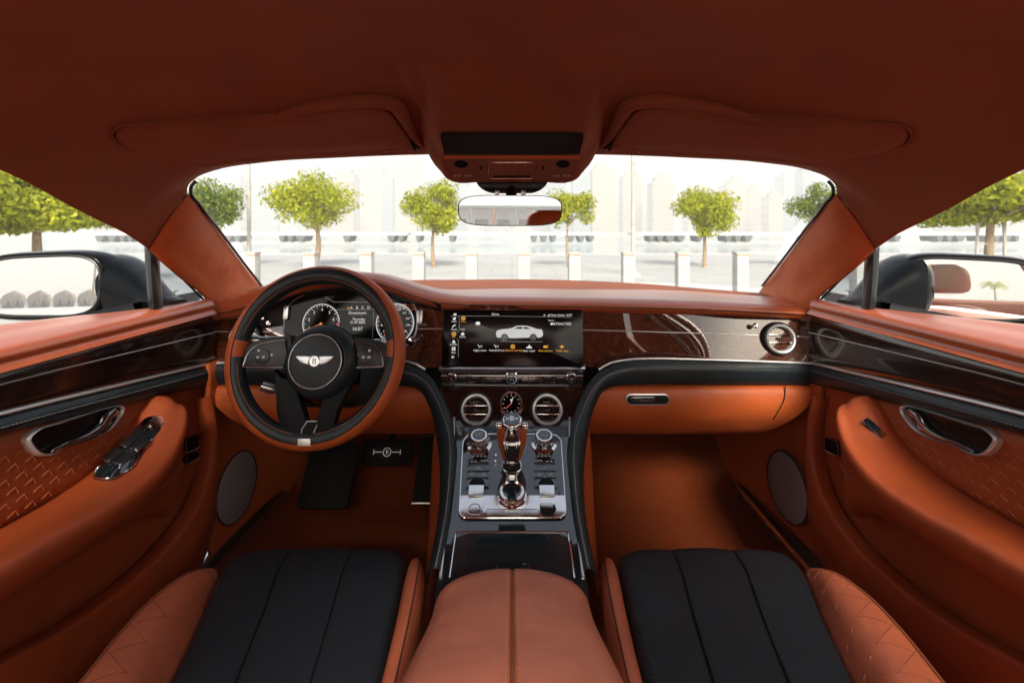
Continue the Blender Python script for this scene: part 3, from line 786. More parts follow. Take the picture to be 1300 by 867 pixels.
# switch panel
outl = [(602, 552.5), (698, 552.5), (706, 554.5), (711.5, 560), (713, 568), (718.5, 648), (717, 655), (709, 658.8), (592, 658.8), (584.5, 655), (583, 648), (587.2, 568), (589, 560), (594, 554.5)]
def dens(pts, g=4):
    out = []
    for (a, b), (c, d) in zip(pts, pts[1:]+pts[:1]):
        out.append((a, b)); L = math.hypot(c-a, d-b)
        if L > g*3: out += [(a+(c-a)*g/L, b+(d-b)*g/L), ((a+c)/2, (b+d)/2), (c-(c-a)*g/L, d-(d-b)*g/L)]
    return out
def loopC(pts, h, n=4): return cr([C(a, b, h) for a, b in dens(pts)], n, closed=True)
def polyC(mb, pts, z0, z1, bev=0.0): return mb.prism([Cl(a, b) for a, b in pts][::-1], MC, z0, z1, bev)
def smoothpoly(pts, n=4): return [(p.x, p.y) for p in cr([Vector((a, b, 0)) for a, b in dens(pts)], n, closed=True)]
mb = MB(); polyC(mb, smoothpoly(outl), .0005, .003, .0006); cp = obj('switch_panel', mb, gloss, con)
mb = MB(); mb.tube(loopC(outl, .003), .0016, 6, closed=True); obj('chrome_rim', mb, chrome, cp)
low = [(584.3, 630.5), (629, 630.5), (633, 634), (640, 640), (650, 643), (660, 640), (667, 634), (671, 630.5), (717.2, 630.5), (718.2, 648), (716.5, 654.8), (709, 658), (592, 658), (584.8, 654.8), (583.3, 648)]
mb = MB(); polyC(mb, low, .002, .0042, .0005); obj('silver_plate', mb, MAT['bright_aluminium'], cp)
for cx_ in (608.5, 690.5):
    M = frame(C(cx_, 566, .003), nC, Vector((0, 1, 0)))
    mb = MB(); mb.lathe([(.027, 0), (.026, .004), (.021, .006), (.0195, .014), (.0185, .024), (.0165, .026), (.0135, .026)], M, 90, cap=False, knurl=1, kd=-.0008, kr=(2, 4))
    kb = obj('climate_knob', mb, chrome, cp)
    mb = MB(); mb.lathe([(.014, .0252), (.0001, .0256)], M, 32); obj('cap', mb, gloss, kb)
    mb = MB(); mb.text('LO', .0115, M @ Matrix.Translation((0, 0, .0260))); obj('mark', mb, print_w, kb)
    sd = 1 if cx_ < 650 else -1
    def q(a): return a if cx_ < 650 else 1299 - a
    lcd = [(q(595), 584), (q(620.5), 584), (q(620.8), 591), (q(594.5), 591)]
    mb = MB(); polyC(mb, lcd if sd == 1 else lcd[::-1], .0025, .0036); lc = obj('climate_display', mb, screen, cp)
    mb = MB()
    for a, b in ((599, 587.5), (604, 587.5), (612, 586.5), (615.5, 586.5), (619, 586.5)):
        mb.box((0, 0, 0), (.0035, .002, .0003), frame(C(q(a), b, .0038), nC, Vector((0, 1, 0))))
    for a in (601, 606, 611, 616): mb.box((0, 0, 0), (.005, .0014, .0003), frame(C(q(a), 580.5, .0038), nC, Vector((0, 1, 0))))
    obj('display_mark', mb, ledg, lc)
    for bx in ([(594, 593), (621, 593), (621.3, 600), (593.6, 600)], [(593.4, 601.5), (606.5, 601.5), (606.3, 609), (593, 609)], [(607.7, 601.5), (621, 601.5), (621.2, 609), (607.5, 609)], [(592.6, 610.5), (621, 610.5), (620.6, 622), (592, 622)]):
        pb = [(q(a), b) for a, b in bx]
        mb = MB(); polyC(mb, pb if sd == 1 else pb[::-1], .0025, .0052, .0006); bt = obj('button', mb, gloss, cp)
        cx2 = sum(a for a, b in pb)/4; cy2 = sum(b for a, b in pb)/4
        if bx[0][1] < 610:
            mb = MB(); mb.tube([C(cx2-2, cy2+1, .0056), C(cx2, cy2-1.2, .0056), C(cx2+2, cy2+1, .0056)], .0005, 4); obj('mark', mb, ledg, bt)
    M = frame(C(q(605.5), 617, .0053), nC, Vector((0, 1, 0)))
    mb = MB(); mb.lathe([(.0145, 0), (.0145, .0004), (.0001, .0004)], M @ Matrix.Diagonal((1, .9, 1, 1)), 32); obj('finger_recess', mb, black_void, cp)
    pad = [(q(595.5), 619), (q(614.5), 619), (q(614), 633), (q(594.8), 633)]
    mb = MB(); polyC(mb, pad if sd == 1 else pad[::-1], .005, .0075, .001); obj('toggle', mb, MAT['bright_aluminium'], cp)
    pad = [(q(594.6), 634.5), (q(613.9), 634.5), (q(613), 650), (q(609), 655.5), (q(597), 655.5), (q(592.8), 650)]
    mb = MB(); polyC(mb, pad if sd == 1 else pad[::-1], .004, .0058, .0007); tg = obj('toggle', mb, MAT['bright_aluminium'], cp)
    if sd == 1:
        mb = MB(); mb.tube([frame(C(602.5, 648.5, .006), nC, Vector((0, 1, 0))) @ Vector((.0098*math.cos(a), .0098*math.sin(a), 0)) for a in [2*PI*k/28 for k in range(28)]], .0006, 5, closed=True); obj('round_button', mb, black_void, tg)
        mb = MB(); mb.text('A', .006, frame(C(602.5, 648.5, .006), nC, Vector((0, 1, 0)))); obj('mark', mb, ledg, tg)
    else:
        pad = [(q(594.5), 643.5), (q(613.5), 643.5), (q(613.2), 650), (q(609), 656.5), (q(597), 656.5), (q(592.9), 650)]
        mb = MB(); polyC(mb, pad[::-1], .0055, .0064); obj('finger_recess', mb, black_void, tg)
        pad = [(q(597), 642.5), (q(612), 642.5), (q(612), 648.5), (q(597), 648.5)]
        mb = MB(); polyC(mb, pad[::-1], .006, .0095, .001); obj('brake_switch', mb, satin, tg)
mb = MB()
for k in range(3):
    x0 = 618.5 + k*22
    pad = [(x0, 649.3), (x0+20.8, 649.3), (x0+21, 655.6), (x0-.3, 655.6)]
    polyC(mb, pad, .004, .0054, .0006)
obj('button_row', mb, satin, cp)
mb = MB()
mb.tube(loopC([(617.5, 648.4), (682.5, 648.4), (683.5, 656.4), (616.5, 656.4)], .0044, 1), .0004, 4, closed=False)
for x0 in (616, 639.9, 661.9): pass
obj('button_gap', mb, black_void, cp)
# drive mode knob
M = frame(C(650, 631.5, .003), nC, Vector((0, 1, 0))) @ Matrix.Diagonal((1, 1, .62, 1))
mb = MB(); mb.lathe([(.0265, 0), (.0265, .004), (.0235, .006), (.0235, .008), (.0245, .010), (.0245, .019), (.022, .023), (.0170, .0235)], M, 120, cap=False, knurl=1, kd=-.0009, kr=(4, 5))
kb = obj('drive_mode_knob', mb, chrome, cp)
mb = MB(); mb.lathe([(.0172, .0225), (.0150, .0215), (.0001, .0215)], M, 36); obj('cap', mb, gloss, kb)
mb = MB(); mb.text('START', .0060, M @ Matrix.Translation((0, .004, .0220))); mb.text('STOP', .0060, M @ Matrix.Translation((0, -.004, .0220))); obj('mark', mb, print_w, kb)
# gear lever
slot = [(640, 588), (660, 588), (661.5, 592), (661, 598), (656, 601.5), (644, 601.5), (639, 598), (638.5, 592)]
mb = MB(); polyC(mb, slot, .003, .0045); sl = obj('gear_slot', mb, black_void, cp)
mb = MB(); mb.tube(loopC(slot, .005, 3), .0013, 6, closed=True); obj('chrome_rim', mb, chrome, sl)
base = C(649.5, 591, .0); tp = P(650, 534, .905)
ax = (tp-base)
sect = [(0.0, .0135, .0110), (.10, .0150, .0120), (.22, .0165, .0135), (.40, .0215, .0175), (.60, .0262, .0210), (.75, .0268, .0215), (.86, .0235, .0195), (.95, .0205, .0175), (1.0, .0190, .0160)]
Ml = frame(base, ax.normalized(), Vector((0, 1, 0)))
def ring(t, rx, ry, e=.75, n=48, q=0.0):
    out = []
    for k in range(n):
        a = 2*PI*k/n; c, s_ = math.cos(a), math.sin(a)
        out.append(Ml @ Vector(((rx+q)*math.copysign(abs(c)**e, c), (ry+q)*math.copysign(abs(s_)**e, s_), ax.length*t)))
    return out
mb = MB(); rr = [ring(*z) for z in sect]
cols2 = [cr(list(c), 4) for c in zip(*rr)]; rr = [list(r) for r in zip(*cols2)]
mb.raw_grid(rr, closed_u=True, cap=True); gl = obj('gear_lever', mb, chrome, con)
mb = MB()
for sgn in (1, -1):
    rows = []
    for t, rx, ry in sect[2:8]:
        full_ = ring(t, rx, ry, q=.0012); n = 48
        idx = [(k % n) for k in (range(-8, 7) if sgn == 1 else range(n//2-6, n//2+9))]
        if t > .8: idx = idx
        rows.append([full_[k] for k in idx])
    mb.grid(rows, 1, 4)
obj('leather_insert', mb, tan, gl, solid=.0006)
mb = MB(); Mt = frame(tp, (0, -.45, 1), Vector((0, 1, 0)))
mb.lathe([(.0195, -.004), (.0200, .001), (.0180, .004), (.0155, .0048)], Mt, 48, cap=False); obj('chrome_collar', mb, chrome, gl)
mb = MB(); mb.lathe([(.0158, .0045), (.0001, .0052)], Mt, 40); cpq = obj('badge_disc', mb, gloss, gl)
mb = MB(); mb.text('B', .0175, Mt @ Matrix.Translation((0, 0, .0055))); mb.box((-.009, 0, .0055), (.006, .0022, .0003), Mt); mb.box((.009, 0, .0055), (.006, .0022, .0003), Mt)
obj('badge_letter', mb, chrome, gl)
nf = Vector((0, -1, .2))
mb = MB(); Mp = frame(P(649.5, 549.5, .878), nf); mb.prism(rrect(.016, .017, .006), Mp, -.006, .001, .001); pb_ = obj('park_button', mb, gloss, gl)
mb = MB(); mb.text('P', .008, Mp @ Matrix.Translation((0, 0, .0014))); obj('mark', mb, ledw, pb_)
mb = MB(); Mp = frame(P(650, 572, .893), nf); mb.prism([(-.009, .014), (-.006, -.014), (.006, -.014), (.009, .014)], Mp, -.006, .001, .001); obj('lever_spine', mb, black_void, gl)
mb = MB()
for x in (633.5, 666.5): mb.lathe([(.0001, -.006), (.005, -.005), (.0065, 0), (.005, .005), (.0001, .006)], frame(P(x, 540, .895), (1, 0, 0)), 16)
obj('release_button', mb, chrome, gl)
mb = MB()
for px, py in ((629.5, 579), (629, 586.5), (664, 571)): mb.box((0, 0, 0), (.0026, .0026, .0003), frame(C(px, py, .0035), nC, Vector((0, 1, 0))))
obj('gear_mark', mb, ledw, cp)
mb = MB(); mb.text('P', .0065, frame(C(629.5, 591.5, .0035), nC, Vector((0, 1, 0)))); obj('gear_mark', mb, ledpink, cp)
# stowage lid
lid = [(579, 676.3), (721, 676.3), (722, 678), (731, 740), (569, 740), (578, 678)]
mb = MB(); polyC(mb, lid, .0008, .0026); ld = obj('stowage_lid', mb, gloss, con)
mb = MB(); mb.tube([C(570.5, 735, .003), C(576, 695, .003), C(578.5, 679, .003), C(580.5, 676.6, .003), C(650, 676.3, .003), C(719.5, 676.6, .003), C(721.5, 679, .003), C(724, 695, .003), C(729.5, 735, .003)], .0014, 6)
obj('chrome_rim', mb, chrome, ld)

# ================================================================== ARMREST
mb = MB(); rows = [[W(x, D, z) for z in (-.50, -.8)] for x, D in ((-.112, -.15), (-.112, .5), (-.09, .62), (.09, .62), (.112, .5), (.112, -.15))]
arm = obj('armrest', mb.grid(rows, 3, 2), tan, con, label='wide pale tan leather armrest with a centre seam')
st = [(.640, .070, -.64), (.648, .088, -.52), (.645, .094, -.468), (.630, .097, -.448), (.595, .100, -.438), (.5, .110, -.417), (.41, .119, -.399), (.25, .124, -.385), (.0, .126, -.38), (-.15, .126, -.38)]
for sgn in (1, -1):
    rows = []
    for D, hw, z in st:
        r = []
        for t, dz in ((0.012, -.0045), (.03, -.0015), (.10, 0), (.35, -.001), (.65, -.004), (.84, -.009), (.95, -.021), (1.0, -.042), (1.02, -.10), (1.0, -.20)):
            k = 1 if D < .63 else .6
            yy = D - (.030*(t**2.6) if D > .55 else .030*(t**2.6)*max(0, (D-.3)/.25))
            r.append(W(sgn*hw*t, yy, z + dz*k))
        rows.append(r)
    obj('armrest_lid', MB().grid(rows, 4, 4), tan_pale, arm)
mb = MB(); mb.tube(cr([W(0, D, z-.0045) for D, hw, z in st], 4), .0022, 6); obj('centre_seam', mb, MAT['piping_leather'], arm)
for sgn in (1, -1):
    mb = MB(); mb.stitches(cr([W(sgn*.006, D-.0002, z+.0002) for D, hw, z in st[1:9]], 5), .0075, .0045, .0007); obj('stitching', mb, stitch, arm)



# ================================================================== STEERING WHEEL
tau = R(16)
nW = Vector((0, -math.cos(tau), math.sin(tau)))
cW = P(401.5, 449.5, .925)
MW = frame(cW, nW)
kw = .925/600
sw = thing('steering_wheel', cW, 'steering wheel with tan and black leather rim and round winged hub', 'steering wheel')
RM, rt = .1565, .0186
def rim_pt(a, b, r=rt, Rm=RM):  # a around wheel, b around tube (0 = outwards, 90 = towards driver)
    c = Rm + r*math.cos(b)
    return MW @ Vector((c*math.cos(a), c*math.sin(a), r*math.sin(b)))
mb = MB(); NA, NB = 180, 36
V = [[mb.v(rim_pt(2*PI*i/NA, 2*PI*j/NB)) for j in range(NB)] for i in range(NA)]
for i in range(NA):
    a = math.degrees(2*PI*(i+.5)/NA)
    lat = min(abs(a-0), abs(a-360), abs(a-180))
    side_full = (abs(((a+180) % 360)-180-4) < 5.5) or (abs(a-176) < 5.5)
    for j in range(NB):
        b = math.degrees(2*PI*(j+.5)/NB); b = b-360 if b > 180 else b
        mb.mi = 0 if (side_full or -110 < b < 66+26*math.cos(R(a))**2-10*math.sin(R(a))) else 1
        mb.f([V[i][j], V[i][(j+1) % NB], V[(i+1) % NA][(j+1) % NB], V[(i+1) % NA][j]])
rim = obj('rim', mb, [tan, black_l], sw)
mb = MB(); mb.tube([rim_pt(2*PI*k/150, R(66+26*math.cos(2*PI*k/150)**2-10*math.sin(2*PI*k/150)), rt+.0003) for k in range(150)], .0009, 5, closed=True); obj('rim_seam', mb, seamb, rim)
mb = MB()
for a0, a1 in ((12, 168), (188, 262), (278, 352)):
    mb.stitches([rim_pt(R(a0+(a1-a0)*k/60), R(128), rt+.0004) for k in range(61)], .0062, .004, .0007)
obj('stitching', mb, stitch, rim)
def w2(px, py, z=0): return Vector(((px-401.5+max(0, py-475)*.11)*kw*.985, (451-py)*kw/.995, z))
def wprism(mb, pts, z0, z1, bev=.002): return mb.prism([(w2(*p).x, w2(*p).y) for p in pts][::-1], MW, z0, z1, bev)
# hub
Mh = MW @ Matrix.Translation(w2(412, 460, 0))
mb = MB(); mb.lathe([(.064, -.035), (.070, -.012), (.0705, .006), (.066, .020), (.056, .030), (.0505, .0315)], Mh, 72, cap=False)
mb.lathe([(.0505, .0305), (.030, .0335), (.0001, .0345)], Mh @ Matrix.Translation((-.004, 0, 0)), 72, cap=False)
hub = obj('hub', mb, black_l, sw, angle=60)
mb = MB(); mb.tube([Mh @ Vector((-.004+.0495*math.cos(2*PI*k/90), .0495*math.sin(2*PI*k/90), .0318)) for k in range(90)], .0012, 6, closed=True); obj('chrome_ring', mb, silver, hub)
Mg = Mh @ Matrix.Translation((-.004, .000, .0340))
mb = MB()
for sgn in (1, -1):
    wing = [(.008, .0085), (.018, .0090), (.030, .0092), (.036, .0090), (.031, .0035), (.026, -.0010), (.018, -.0045), (.008, -.0065)]
    p = [(x*sgn, y) for x, y in wing]
    mb.prism(p if sgn < 0 else p[::-1], Mg, -.001, .0018, .0005)
mb.lathe([(.0115, -.001), (.0115, .002), (.0095, .0028), (.0092, .0018), (.0001, .0018)], Mg, 40)
bdg = obj('winged_badge', mb, satin, hub)
mb = MB(); mb.text('B', .015, Mg @ Matrix.Translation((0, -.0002, .0022)), depth=.0005)
for sgn in (1, -1):
    for k in range(4): mb.box((sgn*.021, .0065-.0034*k, .0019), (.022-.004*k, .0005, .0003), Mg)
obj('badge_detail', mb, gloss, bdg)
leather('spoke_leather', (.005, .007, .009), .5); MAT['spoke_leather'].node_tree.nodes['Principled BSDF'].inputs['Specular IOR Level'].default_value = .2
# lower V spokes
def spoke(pts):
    mb = MB()
    wprism(mb, pts, -.012, .008, .005); return mb
for pts in ([(361, 478), (352, 470), (357, 520), (367, 551), (384, 562), (404, 565), (398, 540), (384, 500), (376, 484)],
            [(446, 470), (456, 466), (452, 482), (432, 520), (424, 552), (408, 565), (392, 565), (400, 545), (416, 500), (430, 482)]):
    obj('lower_spoke', spoke(pts), MAT['spoke_leather'], sw)
mb = MB(); wprism(mb, [(389, 549), (391, 538), (397, 530), (407, 530), (405, 540), (402, 549)], .004, .0112, .001); ins = obj('spoke_insert', mb, black_void, sw)
mb = MB(); mb.tube([MW @ w2(a, b, .0115) for a, b in ((388, 549), (390.5, 538), (396.5, 529.5), (409, 529.5))], .0012, 6)
mb.tube([MW @ w2(a, b, .0115) for a, b in ((402.5, 549), (405, 541), (409, 533))], .0012, 6)
wprism(mb, [(387, 556), (387.5, 548), (402.5, 548), (403, 556)], .004, .0200, .0015)
obj('chrome_trim', mb, silver, ins)
# side spokes and switch pads
for s in (-1, 1):
    def m(pts): return pts if s == -1 else [(803-a, b) for a, b in pts][::-1]
    mb = MB(); wprism(mb, m([(306, 448), (318, 436), (338, 431), (366, 428), (372, 445), (366, 470), (340, 467), (318, 466), (305, 466)]), -.016, .004, .003)
    spk = obj('side_spoke', mb, black_l, sw)
    pad = m([(313, 465), (318, 450), (327, 441), (340, 437), (362, 434), (366, 450), (364, 467), (340, 466.5)])
    mb = MB(); wprism(mb, pad, .0, .009, .0015); bp = obj('switch_pad', mb, gloss_rough, sw)
    mb = MB(); mb.tube(cr([MW @ w2(a, b, .009) for a, b in (m([(362, 433.5), (340, 436.5), (326, 440.5), (317, 449.5), (312.5, 465)]))], 5), .0014, 6)
    mb.tube([MW @ w2(a, b, .009) for a, b in m([(312.5, 466.3), (340, 467), (364, 467.5)])], .0016 if s == 1 else .0011, 6)
    obj('chrome_trim', mb, satin, bp)
    mb = MB(); mb.tube([MW @ w2(a, b, .002) for a, b in m([(316, 440), (340, 434), (366, 429.5)])], .0016, 6)
    obj('chrome_line', mb, satin, spk)
    Mk = MW @ Matrix.Translation(w2(*(m([(336, 454)])[0]), .009))
    mb = MB(); mb.lathe([(.0145, 0), (.0142, .002), (.010, .003), (.0001, .003)], Mk, 32); obj('round_button', mb, gloss_rough, bp)
    mb = MB()
    for a, b in ((331, 455), (338, 455), (331, 447), (347, 452)):
        q_ = m([(a, b)])[0]; mb.box((0, 0, 0), (.005, .0042, .0004), MW @ Matrix.Translation(w2(q_[0], q_[1], .0125 if a < 345 else .0096)))
    obj('symbol', mb, ledg, bp)
    # trim where the spoke meets the rim (tan patch)
mb = MB(); mb.lathe([(.045, -.14), (.045, -.03)], MW, 32); obj('column_shroud', mb, gloss_rough, sw)

# stalks, on the column behind the wheel
stk = thing('steering_column', cW + Vector((0, .08, 0)), 'black steering column with chrome tipped stalks behind the steering wheel', 'steering column')
mb = MB(); mb.grid([[MW @ Vector((x, y-.035, z)) for x, y in rrect(.17*k, .13*k, .04, 4)] for z, k in ((-.045, .9), (-.06, 1), (-.16, 1.05), (-.20, 1.1))], 1, 3, closed_u=True)
obj('column_cover', mb, black_l, stk)  # cover made oversize; its black also stands in for shade on the knee panel
def stalk(p0, p1, r0, r1, nm, tip=.28):
    a, b = p0, p1
    mb = MB(); mb.tube([a, a.lerp(b, 1-tip)], [r0, r1], 14, flat=.7); o_ = obj(nm, mb, gloss, stk)
    mb = MB(); mb.tube([a.lerp(b, 1-tip), a.lerp(b, 1-tip*.7), b], [r1*1.0, r1*1.25, r1*1.15], 14); obj('stalk_tip', mb, satin, o_)
    mb = MB(); mb.tube([a + Vector((0, -.002, r0*.72)), a.lerp(b, 1-tip) + Vector((0, -.002, r1*.72))], .0012, 6); obj('chrome_line', mb, chrome, o_)
stalk(P(372, 431, .97), P(314, 432, .955), .0095, .0085, 'stalk')
stalk(P(438, 437, .97), P(505, 434, .955), .0095, .0085, 'stalk')
stalk(P(368, 500, .98), P(332, 490, .965), .0085, .0085, 'stalk', .5)

# ================================================================== PEDALS
bk = thing('brake_pedal', P(492, 585, 1.45), 'wide black brake pedal with small chrome emblem under the steering wheel', 'pedal', 'pedals in the driver footwell')
Mp = frame(P(492, 574, 1.43), (0, -.85, .5))
mb = MB(); mb.prism(rrect(.150, .072, .012), Mp, -.006, .004, .003)
for k in range(-2, 3):
    if k: mb.box((0, k*.012, .0045), (.12, .003, .002), Mp)
obj('pad', mb, rubber, bk)
mb = MB(); mb.tube([Mp @ Vector((0, .02, -.006)), Mp @ Vector((.0, .10, -.10))], .009, 8); obj('pedal_arm', mb, rubber, bk)
mb = MB(); Me = Mp @ Matrix.Translation((0, 0, .0065)); mb.lathe([(.0125, 0), (.0125, .0012), (.0105, .0012), (.0105, 0)], Me, 28, cap=False); mb.text('B', .016, Me)
for sg in (1, -1): mb.box((sg*.026, 0, .0004), (.024, .0022, .001), Me); mb.box((sg*.040, 0, .0004), (.0022, .014, .001), Me)
obj('emblem', mb, satin, bk)
ac = thing('accelerator_pedal', P(540, 630, 1.30), 'tall narrow black accelerator pedal beside the console, right of the brake pedal', 'pedal', 'pedals in the driver footwell')
Mp = frame(P(541, 596, 1.36), (0, -.9, .42))
mb = MB(); mb.prism([(-.024, .088), (-.032, -.085), (.026, -.085), (.030, .088)][::-1], Mp, -.01, .004, .004)
for k in range(-6, 7): mb.box((0, k*.012, .0045), (.040, .003, .002), Mp)
obj('pad', mb, rubber, ac)
mb = MB(); mb.box((-.004, -.084, .004), (.060, .004, .006), Mp, .001); mb.tube([Mp @ Vector((-.024, .090, .004)), Mp @ Vector((.030, .090, .004))], .0014, 6); obj('metal_edge', mb, satin, ac)
fr_ = thing('footrest', P(415, 640, 1.25), 'dark rubber footrest plate left of the pedals', 'footrest', None)
Mp = frame(P(418, 602, 1.34), (0, -.75, .65))
mb = MB(); mb.prism(rrect(.14, .17, .015), Mp, -.01, .004, .004)
for k in range(-5, 6): mb.box((k*.012, 0, .0045), (.003, .13, .002), Mp)
obj('pad', mb, rubber, fr_)

# ================================================================== SEATS
def make_seat(s, label):
    t = thing('front_seat', (-.33*s, .3, H-.80), label, 'seat', 'front seats')
    # black insert: three flutes
    L_ = [(.842, -.490), (.80, -.487), (.70, -.460), (.582, -.431), (.35, -.42), (.12, -.41)]
    R_ = [(.842, -.184), (.80, -.181), (.70, -.173), (.582, -.165), (.35, -.165), (.12, -.165)]
    prof = [(.862, -.70, .97), (.866, -.62, .98), (.860, -.582, .99), (.842, -.565, 1), (.80, -.558, 1), (.70, -.560, 1), (.582, -.564, 1), (.35, -.575, 1), (.12, -.59, 1)]
    rows, seam1, seam2 = [], [], []
    fr3 = [0, .012, .05, .16, .28, .3145, .3215, .3285, .36, .5, .62, .6665, .6735, .6805, .72, .84, .95, .988, 1]
    dz3 = [-.018, -.006, .001, .003, .0015, -.0005, -.006, -.0005, .0015, .003, .0015, -.0005, -.006, -.0005, .0015, .003, .001, -.006, -.018]
    for D, z, k in prof:
        a, b = table(L_, D), table(R_, D); c = (a+b)/2; a, b = c+(a-c)*k, c+(b-c)*k
        r = []
        for f_, dz in zip(fr3, dz3):
            x = a+(b-a)*f_
            r.append(W(x, D + (dz*1.2 if D > .85 else 0) - (.018*abs(2*f_-1)**3 if D > .8 else 0), z + (dz if D <= .85 else dz*.3)))
        rows.append(r); 
        seam1.append(r[6] + Vector((0, .000, .0012))); seam2.append(r[12] + Vector((0, .000, .0012)))
    ins = obj('seat_insert', MB(s).grid(rows, 2, 5), seat_black, t)
    for sm in (seam1, seam2):
        obj('seat_seam', MB(s).tube(cr(sm[2:], 5), .0013, 5), seamb, ins)
    # outer bolster
    st = [ (.800, -.489, -.486, -.492, -.588), (.790, -.484, -.488, -.500, -.566), (.76, -.476, -.485, -.512, -.546), (.70, -.456, -.476, -.520, -.533), (.62, -.436, -.460, -.515, -.527), (.545, -.423, -.448, -.503, -.526), (.35, -.415, -.44, -.50, -.53), (.12, -.41, -.44, -.50, -.53)]
    rows, crest = [], []
    for D, xi, xm, xo, z in st:
        w = max(.004, xi-xo)
        zi = table([(.12, -.60), (.582, -.582), (.80, -.590)], D)
        rows.append([W(xi+.004, D, zi-.03), W(xi, D, zi), W(xi-.10*w, D, zi+(z-zi)*.35), W(xi-.42*w, D, z-.004), W(xi-.75*w, D, z+.003), W(xo, D, z), W(xo-.012, D, z-.02), W(xo-.022, D, z-.08), W(xo-.02, D, -.76)])
        crest.append(W(xo+.0005, D, z+.001))
    D0 = rows[0]; rows.insert(0, [Vector((p.x*.999+.0, .808, min(p.z, H-.60))) for p in D0])
    bo = obj('outer_bolster', MB(s).grid(rows, 4, 4), MAT['bolster_leather'], t)
    obj('piping', MB(s).tube(cr(crest, 5), .0022, 6), MAT['piping_leather'], bo)
    # quilting seams of the bolster: shallow diamonds
    cols2 = [cr(r, 4) for r in rows]; GR = [list(c) for c in zip(*[cr(list(c), 4) for c in zip(*cols2)])]
    mb = MB(s); nr, nc = len(GR), len(GR[0])
    def gp(u, v_):  # u along D, v across 0..1 between insert and crest
        i = max(0, min(nr-1.001, u*(nr-1))); j = 4 + v_*16; i0, j0 = int(i), int(j)
        a = GR[i0][j0].lerp(GR[i0][min(j0+1, nc-1)], j-j0); b = GR[min(i0+1, nr-1)][j0].lerp(GR[min(i0+1, nr-1)][min(j0+1, nc-1)], j-j0)
        return a.lerp(b, i-i0) + Vector((0, 0, .0002))
    for k in range(9):
        u0 = .18 + k*.07
        mb.tube([gp(u0+.085*q_/6, .15+.8*q_/6) for q_ in range(7)], .0006, 4)
        mb.tube([gp(u0+.085*q_/6, .95-.8*q_/6) for q_ in range(7)], .0006, 4)
    obj('quilting', mb, MAT['piping_leather'], bo)
    # inner bolster
    st = [(.835, -.182, -.176, -.590), (.825, -.181, -.160, -.570), (.79, -.180, -.150, -.553), (.70, -.172, -.140, -.542), (.582, -.165, -.134, -.537), (.35, -.165, -.132, -.54), (.12, -.165, -.132, -.54)]
    rows = []; sm = []
    for D, xi, xo, z in st:
        w = xo-xi; zi = table([(.12, -.60), (.582, -.582), (.835, -.592)], D)
        rows.append([W(xi-.003, D, zi-.02), W(xi+.1*w, D, zi+(z-zi)*.5), W(xi+.4*w, D, z), W(xi+.75*w, D, z+.001), W(xo, D, z-.010), W(xo+.005, D, z-.05), W(xo+.004, D, -.74)])
        sm.append(W(xi+.80*w, D, z+.0005))
    rows.insert(0, [Vector((p.x, .842, min(p.z, H-.60))) for p in rows[0]])
    bi = obj('inner_bolster', MB(s).grid(rows, 4, 4), MAT['bolster_leather'], t)
    obj('seat_seam', MB(s).tube(cr(sm, 5), .0012, 5), seam, bi)
    # base, backrest and head restraint (seen in the door mirror)
    mb = MB(s); mb.box((-.33, .40, H-.70), (.30, .80, .14), bev=.02); obj('seat_base', mb, black_void, t)
    cs = -.33
    rows = []
    for z, D, w, th in ((-.60, -.02, .22, .09), (-.45, -.06, .25, .10), (-.30, -.12, .25, .09), (-.15, -.19, .22, .07), (-.10, -.21, .17, .05), (-.085, -.215, .10, .03)):
        ring_ = []
        for k in range(28):
            a = 2*PI*k/28; c, s_ = math.cos(a), math.sin(a)
            ring_.append(W(cs + w*math.copysign(abs(c)**.6, c), D + th*math.copysign(abs(s_)**.7, s_) - .0, z))
        rows.append(ring_)
    obj('backrest', MB(s).grid(rows, 1, 5, closed_u=True, cap=True), tan, t)
    rows = []
    for z, D, w, th in ((-.035, -.225, .09, .03), (-.025, -.222, .115, .045), (.02, -.215, .125, .052), (.065, -.22, .112, .045), (.088, -.225, .08, .024)):
        rows.append([W(cs + w*math.copysign(abs(math.cos(2*PI*k/28))**.6, math.cos(2*PI*k/28)), D + th*math.copysign(abs(math.sin(2*PI*k/28))**.7, math.sin(2*PI*k/28)), z) for k in range(28)])
    obj('head_restraint', MB(s).grid(rows, 1, 5, closed_u=True, cap=True), tan, t)
    return t
make_seat(1, 'driver seat in black perforated leather with tan bolsters, below the steering wheel')
make_seat(-1, 'passenger seat in black perforated leather with tan bolsters, below the glovebox')

rb = thing('rear_bench', (0, -1.0, H-.80), 'tan leather rear bench behind the front seats, reflected in the mirrors', 'rear seat')
rows = []
for z, D, th in ((-.62, -.95, .06), (-.4, -1.02, .10), (-.15, -1.10, .09), (-.02, -1.15, .06), (.0, -1.16, .02)):
    rows.append([W(.54*math.copysign(abs(math.cos(2*PI*k/40))**.5, math.cos(2*PI*k/40)), D + th*math.copysign(abs(math.sin(2*PI*k/40))**.7, math.sin(2*PI*k/40)), z) for k in range(40)])
obj('backrest', MB().grid(rows, 1, 4, closed_u=True, cap=True), tan, rb)
obj('cushion', MB().box((0, -.72, H-.62), (1.04, .5, .14), bev=.04, seg=4), tan, rb)
